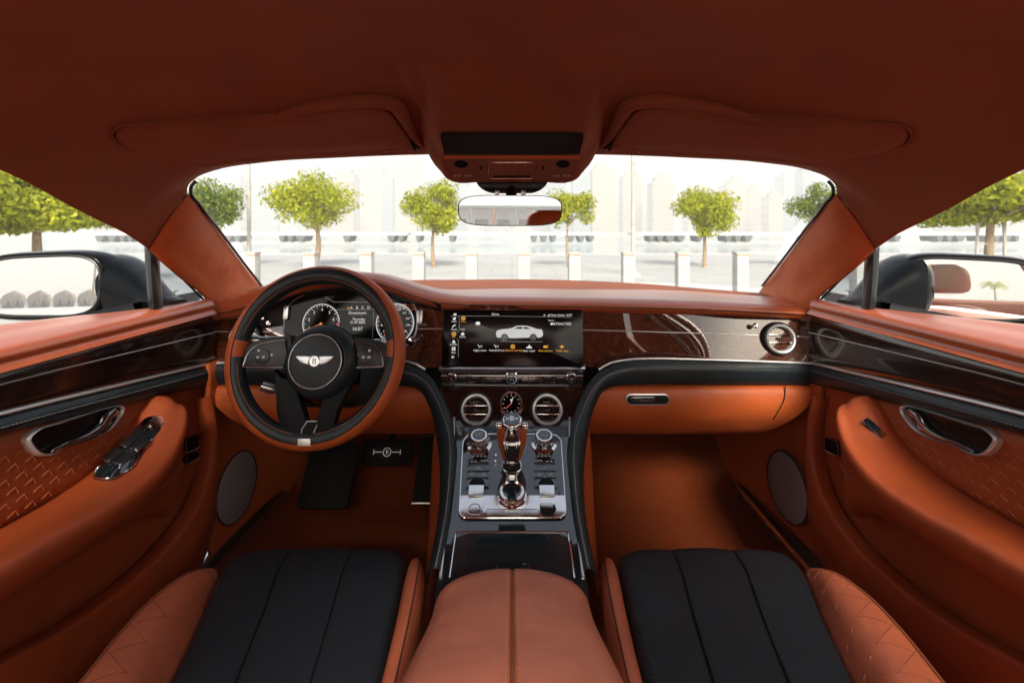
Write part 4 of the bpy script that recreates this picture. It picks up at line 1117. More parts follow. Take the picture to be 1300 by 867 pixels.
# ================================================================== DOORS
bulge_l = leather('door_leather', (.44, .080, .018), .5)
dens_ = lambda h: h
def zt_(tab, D): return table(tab, D)
Z_SILL = [(1.13, -.172), (.0, -.172)]
Z_THIN = [(1.13, -.236), (.66, -.207), (0, -.166-.03)]
Z_CHR = [(1.13, -.306), (.66, -.247), (.4, -.222), (-.4, -.20)]
Z_BOT = [(1.13, -.359), (.66, -.278), (.4, -.25), (-.4, -.235)]
DS = (1.108, 1.02, .92, .82, .72, .62, .5, .35, .1, -.3)
def make_door(s, label):
    t = thing('door', (-.72*s, .5, H-.80), label, 'car door', 'front doors')
    # top rail
    rows = []
    for D in DS:
        xo = table([(1.108, -.745), (.95, -.765), (.75, -.825), (.5, -.84), (-.3, -.84)], D); zo = table([(1.108, -.166), (.95, -.158), (.75, -.149), (-.3, -.150)], D)
        rows.append([W(-.690, D, -.190), W(-.699, D, -.181), W(-.6975, D, -.171), W(-.703, D, -.162), W(-.716, D, -.1575), W((xo-.716)/2, D, (zo-.1575)/2 + .002), W(xo, D, zo), W(xo-.012, D, zo-.03)])
    rl = obj('top_rail', MB(s).grid(rows, 4, 4), dashl, t)
    mb = MB(s)
    for x, z in ((-.6985, -.1735), (-.7015, -.1655), (-.709, -.1605)): mb.tube([W(x, D, z) for D in DS], .0010, 5)
    obj('piping', mb, seam, rl)
    # veneer
    rows = []
    for D in DS:
        a, c, e = -.184, zt_(Z_THIN, D), zt_(Z_CHR, D)
        rows.append([W(-.703, D, a+.006), W(-.704, D, a), W(-.699, D, (a+c)/2), W(-.6975, D, c), W(-.6975, D, (c+e)/2), W(-.699, D, e), W(-.705, D, e-.004)])
    vn = obj('veneer_panel', MB(s).grid(rows, 3, 4), wood_dark, t)
    obj('chrome_strip', MB(s).tube([W(-.6970, D, zt_(Z_THIN, D)) for D in DS], .0013, 6), silver, vn)
    obj('chrome_edge', MB(s).tube([W(-.6985, D, zt_(Z_CHR, D)-.002) for D in DS], .0030, 8), silver, vn)
    rows = []
    for D in DS:
        a, b = zt_(Z_CHR, D)-.006, zt_(Z_BOT, D)
        rows.append([W(-.703, D, a+.003), W(-.698, D, a-.002), W(-.691, D, a-.012), W(-.691, D, (a+b)/2-.005), W(-.698, D, b+.002), W(-.710, D, b-.002)])
    bd = obj('leather_band', MB(s).grid(rows, 4, 4), black_l, t)
    mb = MB(s); mb.stitches([W(-.6905, D, zt_(Z_CHR, D)-.019) for D in DS], .006, .0036, .0006); obj('stitching', mb, stitch_dk, bd)
    # main card
    rows = []
    for D in DS:
        b = zt_(Z_BOT, D)
        rows.append([W(-.706, D, b+.004)] + [W(-.712, D, z_) for z_ in (b-.01, b-.06, -.48, -.58, -.70, -.80)])
    card = obj('door_card', MB(s).grid(rows, 3, 3), bulge_l, t)
    rows = [[W(-.78, D, -.30), W(-.79, D, -.8)] for D in DS]
    # quilted insert with stitched weave
    ZJ = [(.96, -.300), (.93, -.325), (.916, -.3435), (.87, -.378), (.80, -.405), (.655, -.407), (.3, -.40), (-.3, -.40)]
    rows = []
    for D in (.93, .90, .86, .80, .70, .60, .50, .35, .1):
        a, b = zt_(Z_BOT, D)+.001, table(ZJ, D)
        rows.append([W(-.7115, D, a), W(-.706, D, a-.006), W(-.7045, D, a+(b-a)*.3), W(-.7045, D, a+(b-a)*.7), W(-.706, D, b+.004), W(-.712, D, b-.004)])
    ql = obj('quilted_panel', MB(s).grid(rows, 3, 4), MAT['quilt_leather'], t)
    mb = MB(s)
    n_ = 0
    for i in range(0, 34):
        for j in range(-3, 12):
            D = .915 - i*.0245 + (j % 2)*.0122; z = -.262 - j*.0165
            if not (zt_(Z_BOT, D)-.008 > z > table(ZJ, D)+.012) or D < .3: continue
            x = -.7038
            mb.tube([W(x, D, z), W(x, D-.0115, z-.0045)], .0008, 4)
            mb.tube([W(x, D, z), W(x, D+.004, z-.0095)], .0007, 4)
    obj('stitching', mb, MAT['pale_thread'], ql)
    # armrest
    ST = [  # D, z joint, x ridge, z ridge, z bottom
        (.945, -.345, -.690, -.36, -.50), (.938, -.325, -.650, -.345, -.56), (.920, -.318, -.630, -.350, -.555), (.895, -.335, -.618, -.372, -.535), (.86, -.370, -.612, -.398, -.512), (.80, -.398, -.610, -.420, -.497), (.72, -.408, -.610, -.423, -.488), (.62, -.405, -.612, -.412, -.480), (.5, -.402, -.615, -.405, -.478), (.3, -.40, -.615, -.40, -.48), (-.3, -.40, -.615, -.40, -.48)]
    rows, rg = [], []
    for D, zj, xr, zr, zb in ST:
        rows.append([W(-.716, D, zj-.004), W(-.700, D, zj-.001), W(-.5*(.70-xr), D, zj+(zr-zj)*.35+.002), W(xr-.018, D, zr+.008), W(xr-.004, D, zr+.002), W(xr, D, zr-.010), W(xr-.005, D, zr-.03), W(xr-.016, D, (zr+zb)/2-.01), W(xr-.030, D, zb+.01), W(xr-.045, D, zb), W(-.716, D, zb+.005)])
        rg.append(W(xr-.0155, D, (zr+zb)/2-.008+.016))
    ar = obj('armrest', MB(s).grid(rows, 4, 4), bulge_l, t)
    mb = MB(s); mb.stitches([p + Vector((.0065, 0, -.004)) for p in cr(rg[2:], 5)], .007, .0045, .0006); obj('stitching', mb, MAT['pale_thread'], ar)
    # pocket lip and lower card
    L1 = [(1.062, -.700, -.372), (1.075, -.690, -.44), (1.066, -.680, -.515), (1.02, -.672, -.575), (.955, -.668, -.602), (.822, -.668, -.612), (.70, -.670, -.592), (.632, -.672, -.570), (.45, -.675, -.555), (.2, -.675, -.55), (-.3, -.675, -.55)]
    L2 = [(1.106, -.704, -.372), (1.109, -.700, -.44), (1.108, -.698, -.55), (1.10, -.692, -.66), (1.05, -.690, -.735), (.90, -.69, -.75), (.75, -.69, -.75), (.65, -.69, -.75), (.45, -.69, -.75), (.2, -.69, -.75), (-.3, -.69, -.75)]
    rows = []
    for a, b in zip(L1, L2):
        A, Bv = W(a[1], a[0], a[2]), W(b[1], b[0], b[2])
        inw = (A-Bv).normalized()
        rows.append([A + Vector((-.030, 0, 0)) - inw*.004, A + Vector((-.008, 0, 0)) + inw*.001, A, A.lerp(Bv, .12) + Vector((.008, 0, 0)), A.lerp(Bv, .35) + Vector((.014, 0, 0)), A.lerp(Bv, .7) + Vector((.010, 0, 0)), Bv, Bv + Vector((-.02, .003, -.003))])
    obj('pocket_lip', MB(s).grid(rows, 4, 4), bulge_l, t)
    rows = [[W(-.70, D, z) for z in (-.64, -.70, -.75, -.80)] for D in (1.10, .8, .4, -.3)]
    # handle
    def dq(px, py, x): return Q(px, py, x)
    hp = [(34, 557), (41, 549), (70, 538), (110, 525), (138, 517), (152, 515.5), (155, 518), (148, 533), (137, 545), (118, 556), (85, 566), (62, 577.5), (50, 577), (38, 567)]
    xh = -.6975
    pts = cr([dq(a, b, xh) for a, b in dens_(hp)], 3, closed=True)
    c = sum((p for p in pts), Vector((0, 0, 0)))/len(pts)
    mb = MB(s); rr = []
    for k, dx in ((1.04, -.006), (1.03, .003), (.99, .005), (.95, .003), (.93, -.004)):
        rr.append([c + (p-c)*k + Vector((dx, 0, 0)) for p in pts])
    mb.raw_grid(rr, closed_u=True); hs = obj('handle_surround', mb, silver, t)
    mb = MB(s); mb.raw_grid([[c + (p-c)*.95 + Vector((.001, 0, 0)) for p in pts], [c + (p-c)*.6 + Vector((-.001, 0, 0)) for p in pts], [c + (p-c)*.01 + Vector((-.0015, 0, 0)) for p in pts]], closed_u=True); obj('handle_recess', mb, MAT['handle_cup'], hs)
    mb = MB(s)
    h1 = [dq(a, b, -.694) for a, b in ((143, 518), (131, 527), (124, 538), (110, 550), (84, 560.5), (64, 570.5))]
    h2 = [dq(a, b, -.688) for a, b in ((148, 520), (138, 531), (130, 542), (114, 553), (86, 563), (65, 572.7))]
    h3 = [dq(a, b, -.693) for a, b in ((153, 518), (147, 532), (136, 545.5), (117, 556), (87, 566), (66, 575.5))]
    mb.grid([h1, [a.lerp(b, .5)+Vector((.003, 0, 0)) for a, b in zip(h1, h2)], h2, h3], 5, 4); obj('handle', mb, MAT['dark_chrome'], hs, solid=.002)
    # latch plates in the pocket front
    for py in (562, 580) if s == 1 else (566,):
        mb = MB(s); Mx = frame(Q(243, py, -.702), (1, -.35, 0)); mb.prism(rrect(.030, .030 if py != 580 else .016, .004), Mx, -.004, .004, .001); lp = obj('latch_switch', mb, black_void, t)
        mb = MB(s); mb.tube([Mx @ Vector((x, y, .0045)) for x, y in rrect(.031, .031 if py != 580 else .017, .004)], .0008, 5, closed=True); obj('rim', mb, satin, lp)
    # switches on the armrest
    def on_arm(px, py, h=0):
        # intersect the pixel ray with the armrest top skin
        best = None
        lo, hi = .40, .96
        for k in range(200):
            D = lo+(hi-lo)*k/199; p = P(px, py, D)
            zj = table([(a[0], a[1]) for a in ST], D); zr = table([(a[0], a[3]) for a in ST], D); xr = table([(a[0], a[2]) for a in ST], D)
            u = (p.x+.70)/((xr+.70) or 1e-6); zz = zj+(zr+.006-zj)*max(0, min(1, u))
            e = abs((p.z-H)-zz)
            if best is None or e < best[0]: best = (e, p)
        return best[1] + Vector((.0, 0, h))
    if s == 1:
        a, b, c_, d_ = on_arm(178, 540), on_arm(206, 536), on_arm(141, 609), on_arm(120, 606)
        lp_ = [(119, 607), (150, 573), (175, 543), (182, 536), (199, 531), (206, 535), (206, 541), (190, 563), (150, 607), (143, 609)]
        loop = cr([on_arm(x, y, .003) for x, y in lp_], 3, closed=True)
        cc = sum(loop, Vector((0, 0, 0)))/len(loop)
        mb = MB(s); mb.raw_grid([[p + Vector((0, 0, -.006)) for p in loop], loop, [cc+(p-cc)*.92+Vector((0, 0, .001)) for p in loop], [cc+(p-cc)*.01+Vector((0, 0, .002)) for p in loop]], closed_u=True); spn = obj('window_switch_panel', mb, gloss, t)
        mb = MB(s); mb.tube([p + Vector((0, 0, .0005)) for p in loop], .0014, 6, closed=True); obj('chrome_rim', mb, chrome, spn)
        for q_ in range(4):
            pa, pb2 = on_arm(190, 550), on_arm(133, 600); axs = (pb2-pa).normalized(); sd_ = on_arm(186, 566) - on_arm(155, 570); sd_ = (sd_-axs*sd_.dot(axs)).normalized(); nn = sd_.cross(axs); nn = nn if nn.z > 0 else -nn
            p = pa.lerp(pb2, .34 if q_ < 2 else .70) + sd_*(-.011 if q_ % 2 == 0 else .011) + nn*.008; Mx = frame(p, nn, -axs)
            mb = MB(s); mb.box((0, 0, -.001), (.018, .026, .006), Mx, .0015); sx = obj('window_switch', mb, gloss_rough, spn)
            mb = MB(s); mb.box((0, -.014, .003), (.018, .004, .005), Mx, .001); obj('chrome_tip', mb, chrome, sx)
        p = on_arm(190, 543, .006); mb = MB(s); mb.lathe([(.014, -.003), (.0135, .004), (.009, .006), (.009, .011), (.0001, .012)], frame(p, (0, -.5, 1)), 28); obj('mirror_adjuster', mb, MAT['dark_chrome'], spn)
    else:
        p = on_arm(1300-1109, 547, .004); Mx = frame(p, (-.1, -.75, 1), Vector((.55, 1, .3)))
        mb = MB(s); mb.prism(rrect(.022, .038, .004), Mx, -.004, .003, .001); spn = obj('window_switch_panel', mb, chrome, t)
        mb = MB(s); mb.box((0, .003, .004), (.014, .022, .006), Mx, .002); obj('window_switch', mb, gloss, spn)
    # window frame bar, quarter glass, side glass
    rows = []
    for px, py in ((184.5, 314), (186, 345), (188, 372), (190, 396)):
        a = Q(px, py, -.735); b = Q(px+9, py+4, -.722); c2 = Q(px+18, py+ (14 if py == 314 else 6 if py == 345 else 0), -.730)
        rows.append([a + Vector((-.01, .01, 0)), a, b + Vector((0, -.006, 0)), c2, c2 + Vector((-.012, .008, 0))])
    wf = obj('window_frame', MB(s).grid(rows, 3, 4), gloss_rough, t)
    tri = [Q(200, 322, -.732), Q(267, 389, -.732), Q(204, 396, -.732)]
    mb = MB(s); vs = [mb.v(p + Vector((0, 0, 0))) for p in tri]; mb.f(vs); qg = obj('quarter_glass', mb, glass_tint, t)
    mb = MB(s); mb.tube(tri, .003, 6, closed=False); mb.tube([tri[2], tri[0]], .003, 6)
    obj('glass_seal', mb, gloss_rough, wf)
    M = frame(Q(222, 382, -.7275), (1, -.3, 0))
    mb = MB(s)
    for k in range(3): mb.tube([M @ Vector((-.012, -.006+.006*k, 0)), M @ Vector((.012, -.006+.006*k, 0))], .0006, 4)
    mb.tube([M @ Vector((0, .022, 0)), M @ Vector((0, .010, 0))], .0008, 4); mb.tube([M @ Vector((-.008, .018, 0)), M @ Vector((.008, .022, 0))], .0008, 4)
    obj('etched_mark', mb, gloss_rough, qg)
    rows = []
    for D in (.955, .85, .7, .5, .2, -.4):
        zr = table(ZR, D)+.01; xr = -table(XR, D)-.012
        xo = table([(1.108, -.745), (.95, -.775), (.75, -.825), (.5, -.84), (-.3, -.84)], D)
        rows.append([W(xo+.01, D, -.15), W((xo+xr)/2-.01, D, (zr-.15)/2), W(xr, D, zr)])
    obj('side_window', MB(s).grid(rows, 2, 3), glass, t)
    return t
leather('quilt_leather', (.44, .088, .021), .5)
mat('pale_thread', (.52, .17, .06), .7)
make_door(1, 'driver door with four window switches, on the left behind the steering wheel')
make_door(-1, 'passenger door with a single window switch, on the right beside the glovebox')

# ================================================================== DOOR MIRRORS
def make_mirror(s, cx_, cy_, r_, label):
    D0 = 1.02
    c = P(cx_, cy_, D0)
    d = (c - W(0, 0, 0)).normalized(); n = (Vector(r_).normalized() - d).normalized()
    M = frame(c, n)
    t = thing('door_mirror', c, label, 'door mirror', 'door mirrors')
    def sh(w, h, n_=72):
        out = []
        for k in range(n_):
            a = 2*PI*k/n_; co, si = math.cos(a), math.sin(a)
            x = w/2*math.copysign(abs(co)**.5, co); y = h/2*math.copysign(abs(si)**.62, si)
            inner = (x*s > 0)
            y *= (1 + .06*(x*s)/(w/2)) 
            out.append((x, y))
        return out
    w, h = .232, .130
    rows = []
    for kx, ky, z, dx in ((1.0, 1.0, .001, 0), (1.05, 1.08, .0, 0), (1.09, 1.15, -.012, 0), (1.12, 1.20, -.035, .0), (1.06, 1.14, -.07, .01), (.85, .92, -.11, .03), (.5, .55, -.135, .04), (.1, .1, -.142, .04)):
        rows.append([M @ Vector((x*kx + dx*s, y*ky, z)) for x, y in sh(w, h)])
    mb = MB(); mb.grid(rows, 1, 4, closed_u=True); obj('mirror_housing', mb, paint, t)
    mb = MB(); mb.prism(sh(w*.985, h*.975), M, -.006, -.001); obj('mirror_glass', mb, mirror, t, angle=20)
    mb = MB(); mb.tube([M @ Vector((x, y, .001)) for x, y in sh(w*.995, h*.99)], .0028, 6, closed=True); obj('glass_rim', mb, gloss_rough, t)
    rows = []
    for x, D, zc, hh, dd in ((-.975, 1.145, -.125, .120, .04), (-.955, 1.13, -.122, .140, .065), (-.92, 1.115, -.125, .138, .075), (-.87, 1.10, -.138, .112, .065), (-.82, 1.08, -.152, .075, .05), (-.775, 1.06, -.165, .05, .04), (-.74, 1.05, -.17, .04, .03)):
        ring_ = []
        for k in range(32):
            a = 2*PI*k/32; co, si = math.cos(a), math.sin(a)
            ring_.append(Vector((x*s, D + dd*math.copysign(abs(co)**.7, co), H + zc + hh/2*math.copysign(abs(si)**.7, si))))
        rows.append(ring_)
    mb = MB(); mb.grid(rows, 1, 4, closed_u=True, cap=True); obj('mirror_arm', mb, paint, t)
make_mirror(1, 50, 363.5, (-.45, -1, .025), 'black door mirror on the left reflecting a row of pale peaked tents')
make_mirror(-1, 1232, 367, (-.43, -1, .085), 'black door mirror on the right reflecting the tan head restraint')

# ================================================================== OUTSIDE
paving = mat('pale_paving', (.42, .42, .40), .75)
N_, L_, b_ = nodes(paving); v = texco(paving)
br = N_.new('ShaderNodeTexBrick'); br.inputs['Scale'].default_value = 1; br.inputs['Brick Width'].default_value = 1.2; br.inputs['Row Height'].default_value = .6; br.inputs['Mortar Size'].default_value = .012
br.inputs['Color1'].default_value = (.54, .55, .55, 1); br.inputs['Color2'].default_value = (.60, .60, .59, 1); br.inputs['Mortar'].default_value = (.36, .36, .35, 1)
ns = N_.new('ShaderNodeTexNoise'); ns.inputs['Scale'].default_value = .35; ns.inputs['Detail'].default_value = 6
mx = N_.new('ShaderNodeMix'); mx.data_type = 'RGBA'; mx.blend_type = 'MULTIPLY'; mx.inputs['Factor'].default_value = .35
L_.new(v, br.inputs['Vector']); L_.new(v, ns.inputs['Vector']); L_.new(br.outputs['Color'], mx.inputs[6]); L_.new(ns.outputs['Fac'], mx.inputs[7]); L_.new(mx.outputs[2], b_.inputs['Base Color'])
gr = MB(); rows = [[Vector((x, y, 0)) for x in (-900, -300, -100, -30, 0, 30, 100, 300, 900)] for y in (-600, -200, -60, -20, 0, 10, 24.0)]
tag(obj('ground', gr.raw_grid(rows), paving), kind='structure')
road = mat('grey_asphalt', (.09, .09, .095), .85); bump(road, 'noise', 60, .4, .01)
tag(obj('road', MB().raw_grid([[Vector((x, y, .004)) for x in (-300, -50, 50, 300)] for y in (-16, -8)]), mat('pale_asphalt', (.30, .30, .30), .8)), kind='structure')
water = mat('pale_water', (.42, .50, .52), .12); bump(water, 'noise', 1.5, .5, .05)
tag(obj('water', MB().raw_grid([[Vector((x, y, -1.0)) for x in (-2500, -500, 0, 500, 2500)] for y in (23.9, 60, 300, 2500)]), water), kind='structure')
tag(obj('quay_edge', MB().box((0, 24.1, -.45), (1800, .4, .98), bev=.02), paving), kind='structure')

stone = mat('pale_stone', (.50, .49, .46), .7); vary(stone, (.40, .39, .37), (.52, .51, .48), 5)
band = mat('terracotta_band', (.62, .38, .30), .7)
proto = None
bx = [(466, 7.0), (532, 7.0), (599, 7.0), (665, 7.0), (729, 7.0), (797, 7.0), (866, 7.0), (940, 7.0), (395, 7.0), (320, 7.0), (1015, 7.0), (1090, 7.0)]
ords = ['fifth', 'sixth', 'seventh', 'eighth']
bl = {0: 'under the second tree from the left', 1: 'left of the third tree trunk, beside the wheel rim', 2: 'right of the third tree trunk', 3: 'straight behind the rear view mirror', 4: 'below the tree right of the rear view mirror', 5: 'at the foot of the pale flagpole', 6: 'left of the trunk of the round tree on the right', 7: 'rightmost in clear view through the windscreen', 8: 'directly above the steering wheel', 9: 'beside the left windscreen pillar', 10: 'behind the right windscreen pillar', 11: 'seen between right pillar and door mirror'}
for i, (px, D) in enumerate(bx):
    x = (px-CX)/F*D
    t = thing('bollard', (x, D, 0), 'square pale stone bollard ' + bl[i], 'bollard', 'stone bollards along the promenade')
    hgt = 1.12-(320-HY)/F*D
    if proto is None:
        mb = MB(); mb.box((0, 0, hgt/2-.03), (.17, .17, hgt-.06), bev=.012); m1 = obj('post', mb, stone, t, local=True)
        mb = MB(); mb.box((0, 0, hgt-.05), (.155, .155, .03)); mb.mi = 0; m2 = obj('groove_band', mb, band, t, local=True)
        mb = MB(); mb.box((0, 0, hgt-.018), (.18, .18, .036), bev=.008); m3 = obj('cap', mb, stone, t, local=True)
        proto = (m1, m2, m3)
    else:
        for q_ in proto:
            c = q_.copy(); c.parent = t; link(c)

# trees
leafm = mat('leaf_green', (.10, .14, .015), .55)
N_, L_, b_ = nodes(leafm)
oi = N_.new('ShaderNodeNewGeometry'); rp = N_.new('ShaderNodeValToRGB')
rp.color_ramp.elements[0].color = (.22, .27, .007, 1); rp.color_ramp.elements[1].color = (.70, .70, .02, 1)
e_ = rp.color_ramp.elements.new(.5); e_.color = (.44, .48, .012, 1)
L_.new(oi.outputs['Random Per Island'], rp.inputs['Fac']); L_.new(rp.outputs['Color'], b_.inputs['Base Color'])
# leaves let some light through
tl = N_.new('ShaderNodeBsdfTranslucent'); ms = N_.new('ShaderNodeMixShader'); ms.inputs['Fac'].default_value = .55
L_.new(rp.outputs['Color'], tl.inputs['Color']); L_.new(b_.outputs[0], ms.inputs[1]); L_.new(tl.outputs[0], ms.inputs[2])
L_.new(ms.outputs[0], N_['Material Output'].inputs['Surface'])
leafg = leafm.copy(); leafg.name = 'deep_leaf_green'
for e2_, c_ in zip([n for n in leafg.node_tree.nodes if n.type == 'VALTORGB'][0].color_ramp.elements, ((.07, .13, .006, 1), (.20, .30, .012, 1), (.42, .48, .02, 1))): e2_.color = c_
bark = mat('pale_bark', (.36, .25, .16), .9); vary(bark, (.26, .18, .11), (.42, .31, .20), 12)
def make_tree(x, y, cz, rx, rz, seed, label, n=2600, leaf=.05, stakes=False, flat=False):
    rnd = random.Random(seed)
    t = thing('tree', (x, y, 0), label, 'tree', 'round headed street trees')
    mb = MB(); tr = .055*max(.7, rx); lx = rnd.uniform(-.12, .12)
    base_z = cz - rz*.75
    mb.tube(cr([Vector((0, 0, -.05)), Vector((lx*.9, .03, base_z*.5)), Vector((lx*.4, 0, base_z)), Vector((-lx*.5, 0, cz))], 4), lambda u: tr*(1.15-.65*u), 10)
    limbs = []
    for k in range(7):
        a = 2*PI*k/7+rnd.random(); e = Vector((math.cos(a)*rx*.6, math.sin(a)*rx*.6, cz + rz*(rnd.random()*.8-.2)))
        s0 = Vector((0, 0, base_z - .1 + .15*rnd.random()))
        mb.tube(cr([s0, s0.lerp(e, .5)+Vector((0, 0, -.05)), e], 4), lambda u: tr*(.45-.33*u), 6); limbs.append(e)
    obj('trunk', mb, bark, t, local=True)
    if stakes:
        mb = MB()
        for dx in (-.28, .28): mb.tube([Vector((dx, 0, 0)), Vector((dx*.9, 0, 1.3))], .03, 6)
        mb.tube([Vector((-.27, 0, .9)), Vector((.27, 0, .9))], .012, 5); obj('stake', mb, stone, t, local=True)
    mb = MB()
    lobes = []
    for k in range(15 + seed*7 % 9):
        while True:
            v = Vector((rnd.uniform(-1, 1), rnd.uniform(-1, 1), rnd.uniform(-1, 1)))
            if v.length < 1: break
        v = v.normalized()*(.35+.5*rnd.random())
        lobes.append((Vector((v.x*rx, v.y*rx, cz + v.z*rz)), (.22+.2*rnd.random())))
    for k in range(int(n*1.6)):
        c, r = rnd.choice(lobes)
        while True:
            v = Vector((rnd.gauss(0, 1), rnd.gauss(0, 1), rnd.gauss(0, 1)))
            if v.length > .1: break
        v = v.normalized()*(rnd.random()**.45)
        p = c + Vector((v.x*rx*r*1.25, v.y*rx*r*1.25, v.z*rz*r*1.4))
        nrm = (v + Vector((rnd.gauss(0, .5), rnd.gauss(0, .5), rnd.gauss(0, .5)+.3))).normalized()
        M = frame(p, nrm, Vector((rnd.gauss(0, 1), rnd.gauss(0, 1), rnd.gauss(0, 1))))
        l = leaf*(.7+.7*rnd.random())
        mb.f([mb.v(M @ Vector(q_)) for q_ in ((-l*.9, 0, 0), (-l*.2, -l*.42, l*.12), (l*.9, 0, 0), (-l*.2, l*.42, l*.12))])
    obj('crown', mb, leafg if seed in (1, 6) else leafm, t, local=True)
def tree_px(px, py, wpx, hpx, D, **k):
    make_tree((px-CX)/F*D, D, H-(py-HY)/F*D, wpx/2/F*D, hpx/2/F*D, **k)
tree_px(272, 259, 82, 58, 15, seed=1, label='dense dark green tree beside the left windscreen pillar', n=5200, leaf=.058)
tree_px(400, 255, 118, 74, 15, seed=2, label='widest tree through the windscreen, second from the left', n=4800, leaf=.062)
tree_px(551, 265, 84, 66, 15, seed=3, label='rounded tree immediately left of the rear view mirror', n=4200, leaf=.058)
tree_px(722, 263, 64, 56, 15, seed=4, label='small sparse tree partly behind the rear view mirror on its right', n=2600, leaf=.058)
tree_px(894, 267, 84, 64, 15, seed=5, label='compact round tree standing alone right of centre', n=5200, leaf=.058)
tree_px(1048, 260, 78, 62, 15, seed=6, label='tree cut by the right windscreen pillar', n=4600, leaf=.058)
tree_px(48, 258, 210, 84, 9, seed=7, label='wide leafy tree filling the driver window', n=15000, leaf=.06)
tree_px(-40, 250, 200, 84, 8, seed=8, label='tree at the far left edge of the driver window', n=10000, leaf=.06)
tree_px(1258, 250, 190, 74, 9, seed=9, label='staked tree in the passenger window above the right door mirror', n=15000, leaf=.06, stakes=True)
tree_px(1390, 240, 150, 74, 10, seed=10, label='tree at the far right edge of the passenger window', n=6000, leaf=.06)

# flagpole
fp = thing('flagpole', (P(804, 300, 12).x, 12, 0), 'tall thin pale flagpole on the promenade', 'pole')
mb = MB(); mb.tube([Vector((0, 0, 0)), Vector((0, 0, 5)), Vector((0, 0, 9))], [.06, .05, .03], 10); obj('pole', mb, stone, fp, local=True)
mb = MB(); mb.lathe([(.2, 0), (.2, .06), (.09, .12), (.07, .2)], Matrix.Identity(4), 20); obj('base_plate', mb, stone, fp, local=True)
for px, D, lb in ((316, 16, 'thin pale lamp post beside the left windscreen pillar'),):
    lp = thing('lamp_post', (P(px, 300, D).x, D, 0), lb, 'lamp post')
    mb = MB(); mb.tube([Vector((0, 0, 0)), Vector((0, 0, 4.6))], [.07, .045], 10); obj('pole', mb, stone, lp, local=True)
    mb = MB(); mb.box((.0, 0, 4.62), (.5, .16, .07), bev=.02); obj('lamp_head', mb, stone, lp, local=True)

# jetty on flared piers
jm = mat('pale_concrete', (.80, .78, .74), .8); dk = mat('dark_underside', (.10, .11, .11), .8)
rnd = random.Random(4)
JD = 70; u = JD/F
segs = [(282, 520), (526, 640), (668, 760), (800, 1052), (130, 276), (1058, 1290)]
lj = ['left of the wide tree', 'between the two left-hand trees and the mirror', 'just right of the rear view mirror', 'behind the lone round tree on the right', 'seen past the left pillar', 'seen past the right pillar']
for (a, b), lb in zip(segs, lj):
    x0, x1 = (a-CX)*u, (b-CX)*u
    t = thing('jetty', ((x0+x1)/2, JD, -1.0), 'long pale concrete jetty on dark flared piers ' + lb, 'jetty', 'jetties across the water')
    w_ = x1-x0
    zc_ = H+1.0
    mb = MB(); mb.box((0, 0, zc_-.25), (w_, 4, .42), bev=.03); obj('deck', mb, jm, t, local=True)
    mb = MB(); mb.box((0, .4, zc_-1.42), (w_-.6, 2.6, .14)); obj('lower_beam', mb, jm, t, local=True)
    x = -w_/2+.6
    mb = MB()
    while x < w_/2-1.2:
        if rnd.random() < .72:
            ww = rnd.uniform(.7, 1.5)
            mb.prism([(0, -.45), (ww*.30, -.45-.95), (ww*.66, -.45-.95), (ww, -.45)][::-1], frame(Vector((x, -2.02, zc_)), (0, -1, 0)), -3, 0)
            x += ww+.35
        else: x += rnd.uniform(1, 4)
    tag(obj('pier', mb, dk, t, local=True), kind='stuff')

# towers across the water
tcol = [mat('tower_sand', (.38, .28, .17), .7), mat('tower_blue', (.16, .21, .25), .4), mat('tower_white', (.42, .40, .36), .6), mat('tower_rose', (.36, .24, .17), .7)]
for m_ in tcol:
    N_, L_, b_ = nodes(m_); v = texco(m_)
    br = N_.new('ShaderNodeTexBrick'); br.inputs['Scale'].default_value = 1; br.inputs['Brick Width'].default_value = 4; br.inputs['Row Height'].default_value = 3.4; br.inputs['Mortar Size'].default_value = .5
    mp = [n for n in N_ if n.type == 'MAPPING'][0]; mp.inputs['Rotation'].default_value = (R(90), 0, 0)
    c = b_.inputs['Base Color'].default_value[:3]
    br.inputs['Color1'].default_value = (*[q_*.55 for q_ in c], 1); br.inputs['Color2'].default_value = (*[q_*.7 for q_ in c], 1); br.inputs['Mortar'].default_value = (*c, 1)
    L_.new(v, br.inputs['Vector']); L_.new(br.outputs['Color'], b_.inputs['Base Color'])
TW = [(345, 30, 206, 1), (372, 22, 214, 2), (440, 26, 222, 3), (474, 30, 212, 0), (493, 14, 226, 1), (517, 36, 208, 0), (585, 22, 232, 1), (602, 16, 240, 2), (664, 20, 228, 2), (690, 24, 236, 1), (708, 20, 226, 1), (737, 22, 224, 1), (764, 28, 216, 0), (800, 24, 224, 0), (838, 26, 232, 3), (856, 12, 228, 2), (930, 26, 236, 0), (955, 20, 244, 3), (1000, 22, 224, 1), (1022, 16, 214, 1), (300, 26, 232, 2), (250, 30, 240, 0), (1080, 40, 236, 2), (400, 20, 236, 0), (620, 12, 248, 1), (880, 20, 250, 2), (980, 18, 250, 0), (120, 60, 268, 2), (40, 50, 272, 0), (1150, 60, 268, 2), (1240, 60, 272, 0), (-40, 80, 262, 2), (1330, 80, 262, 1)]
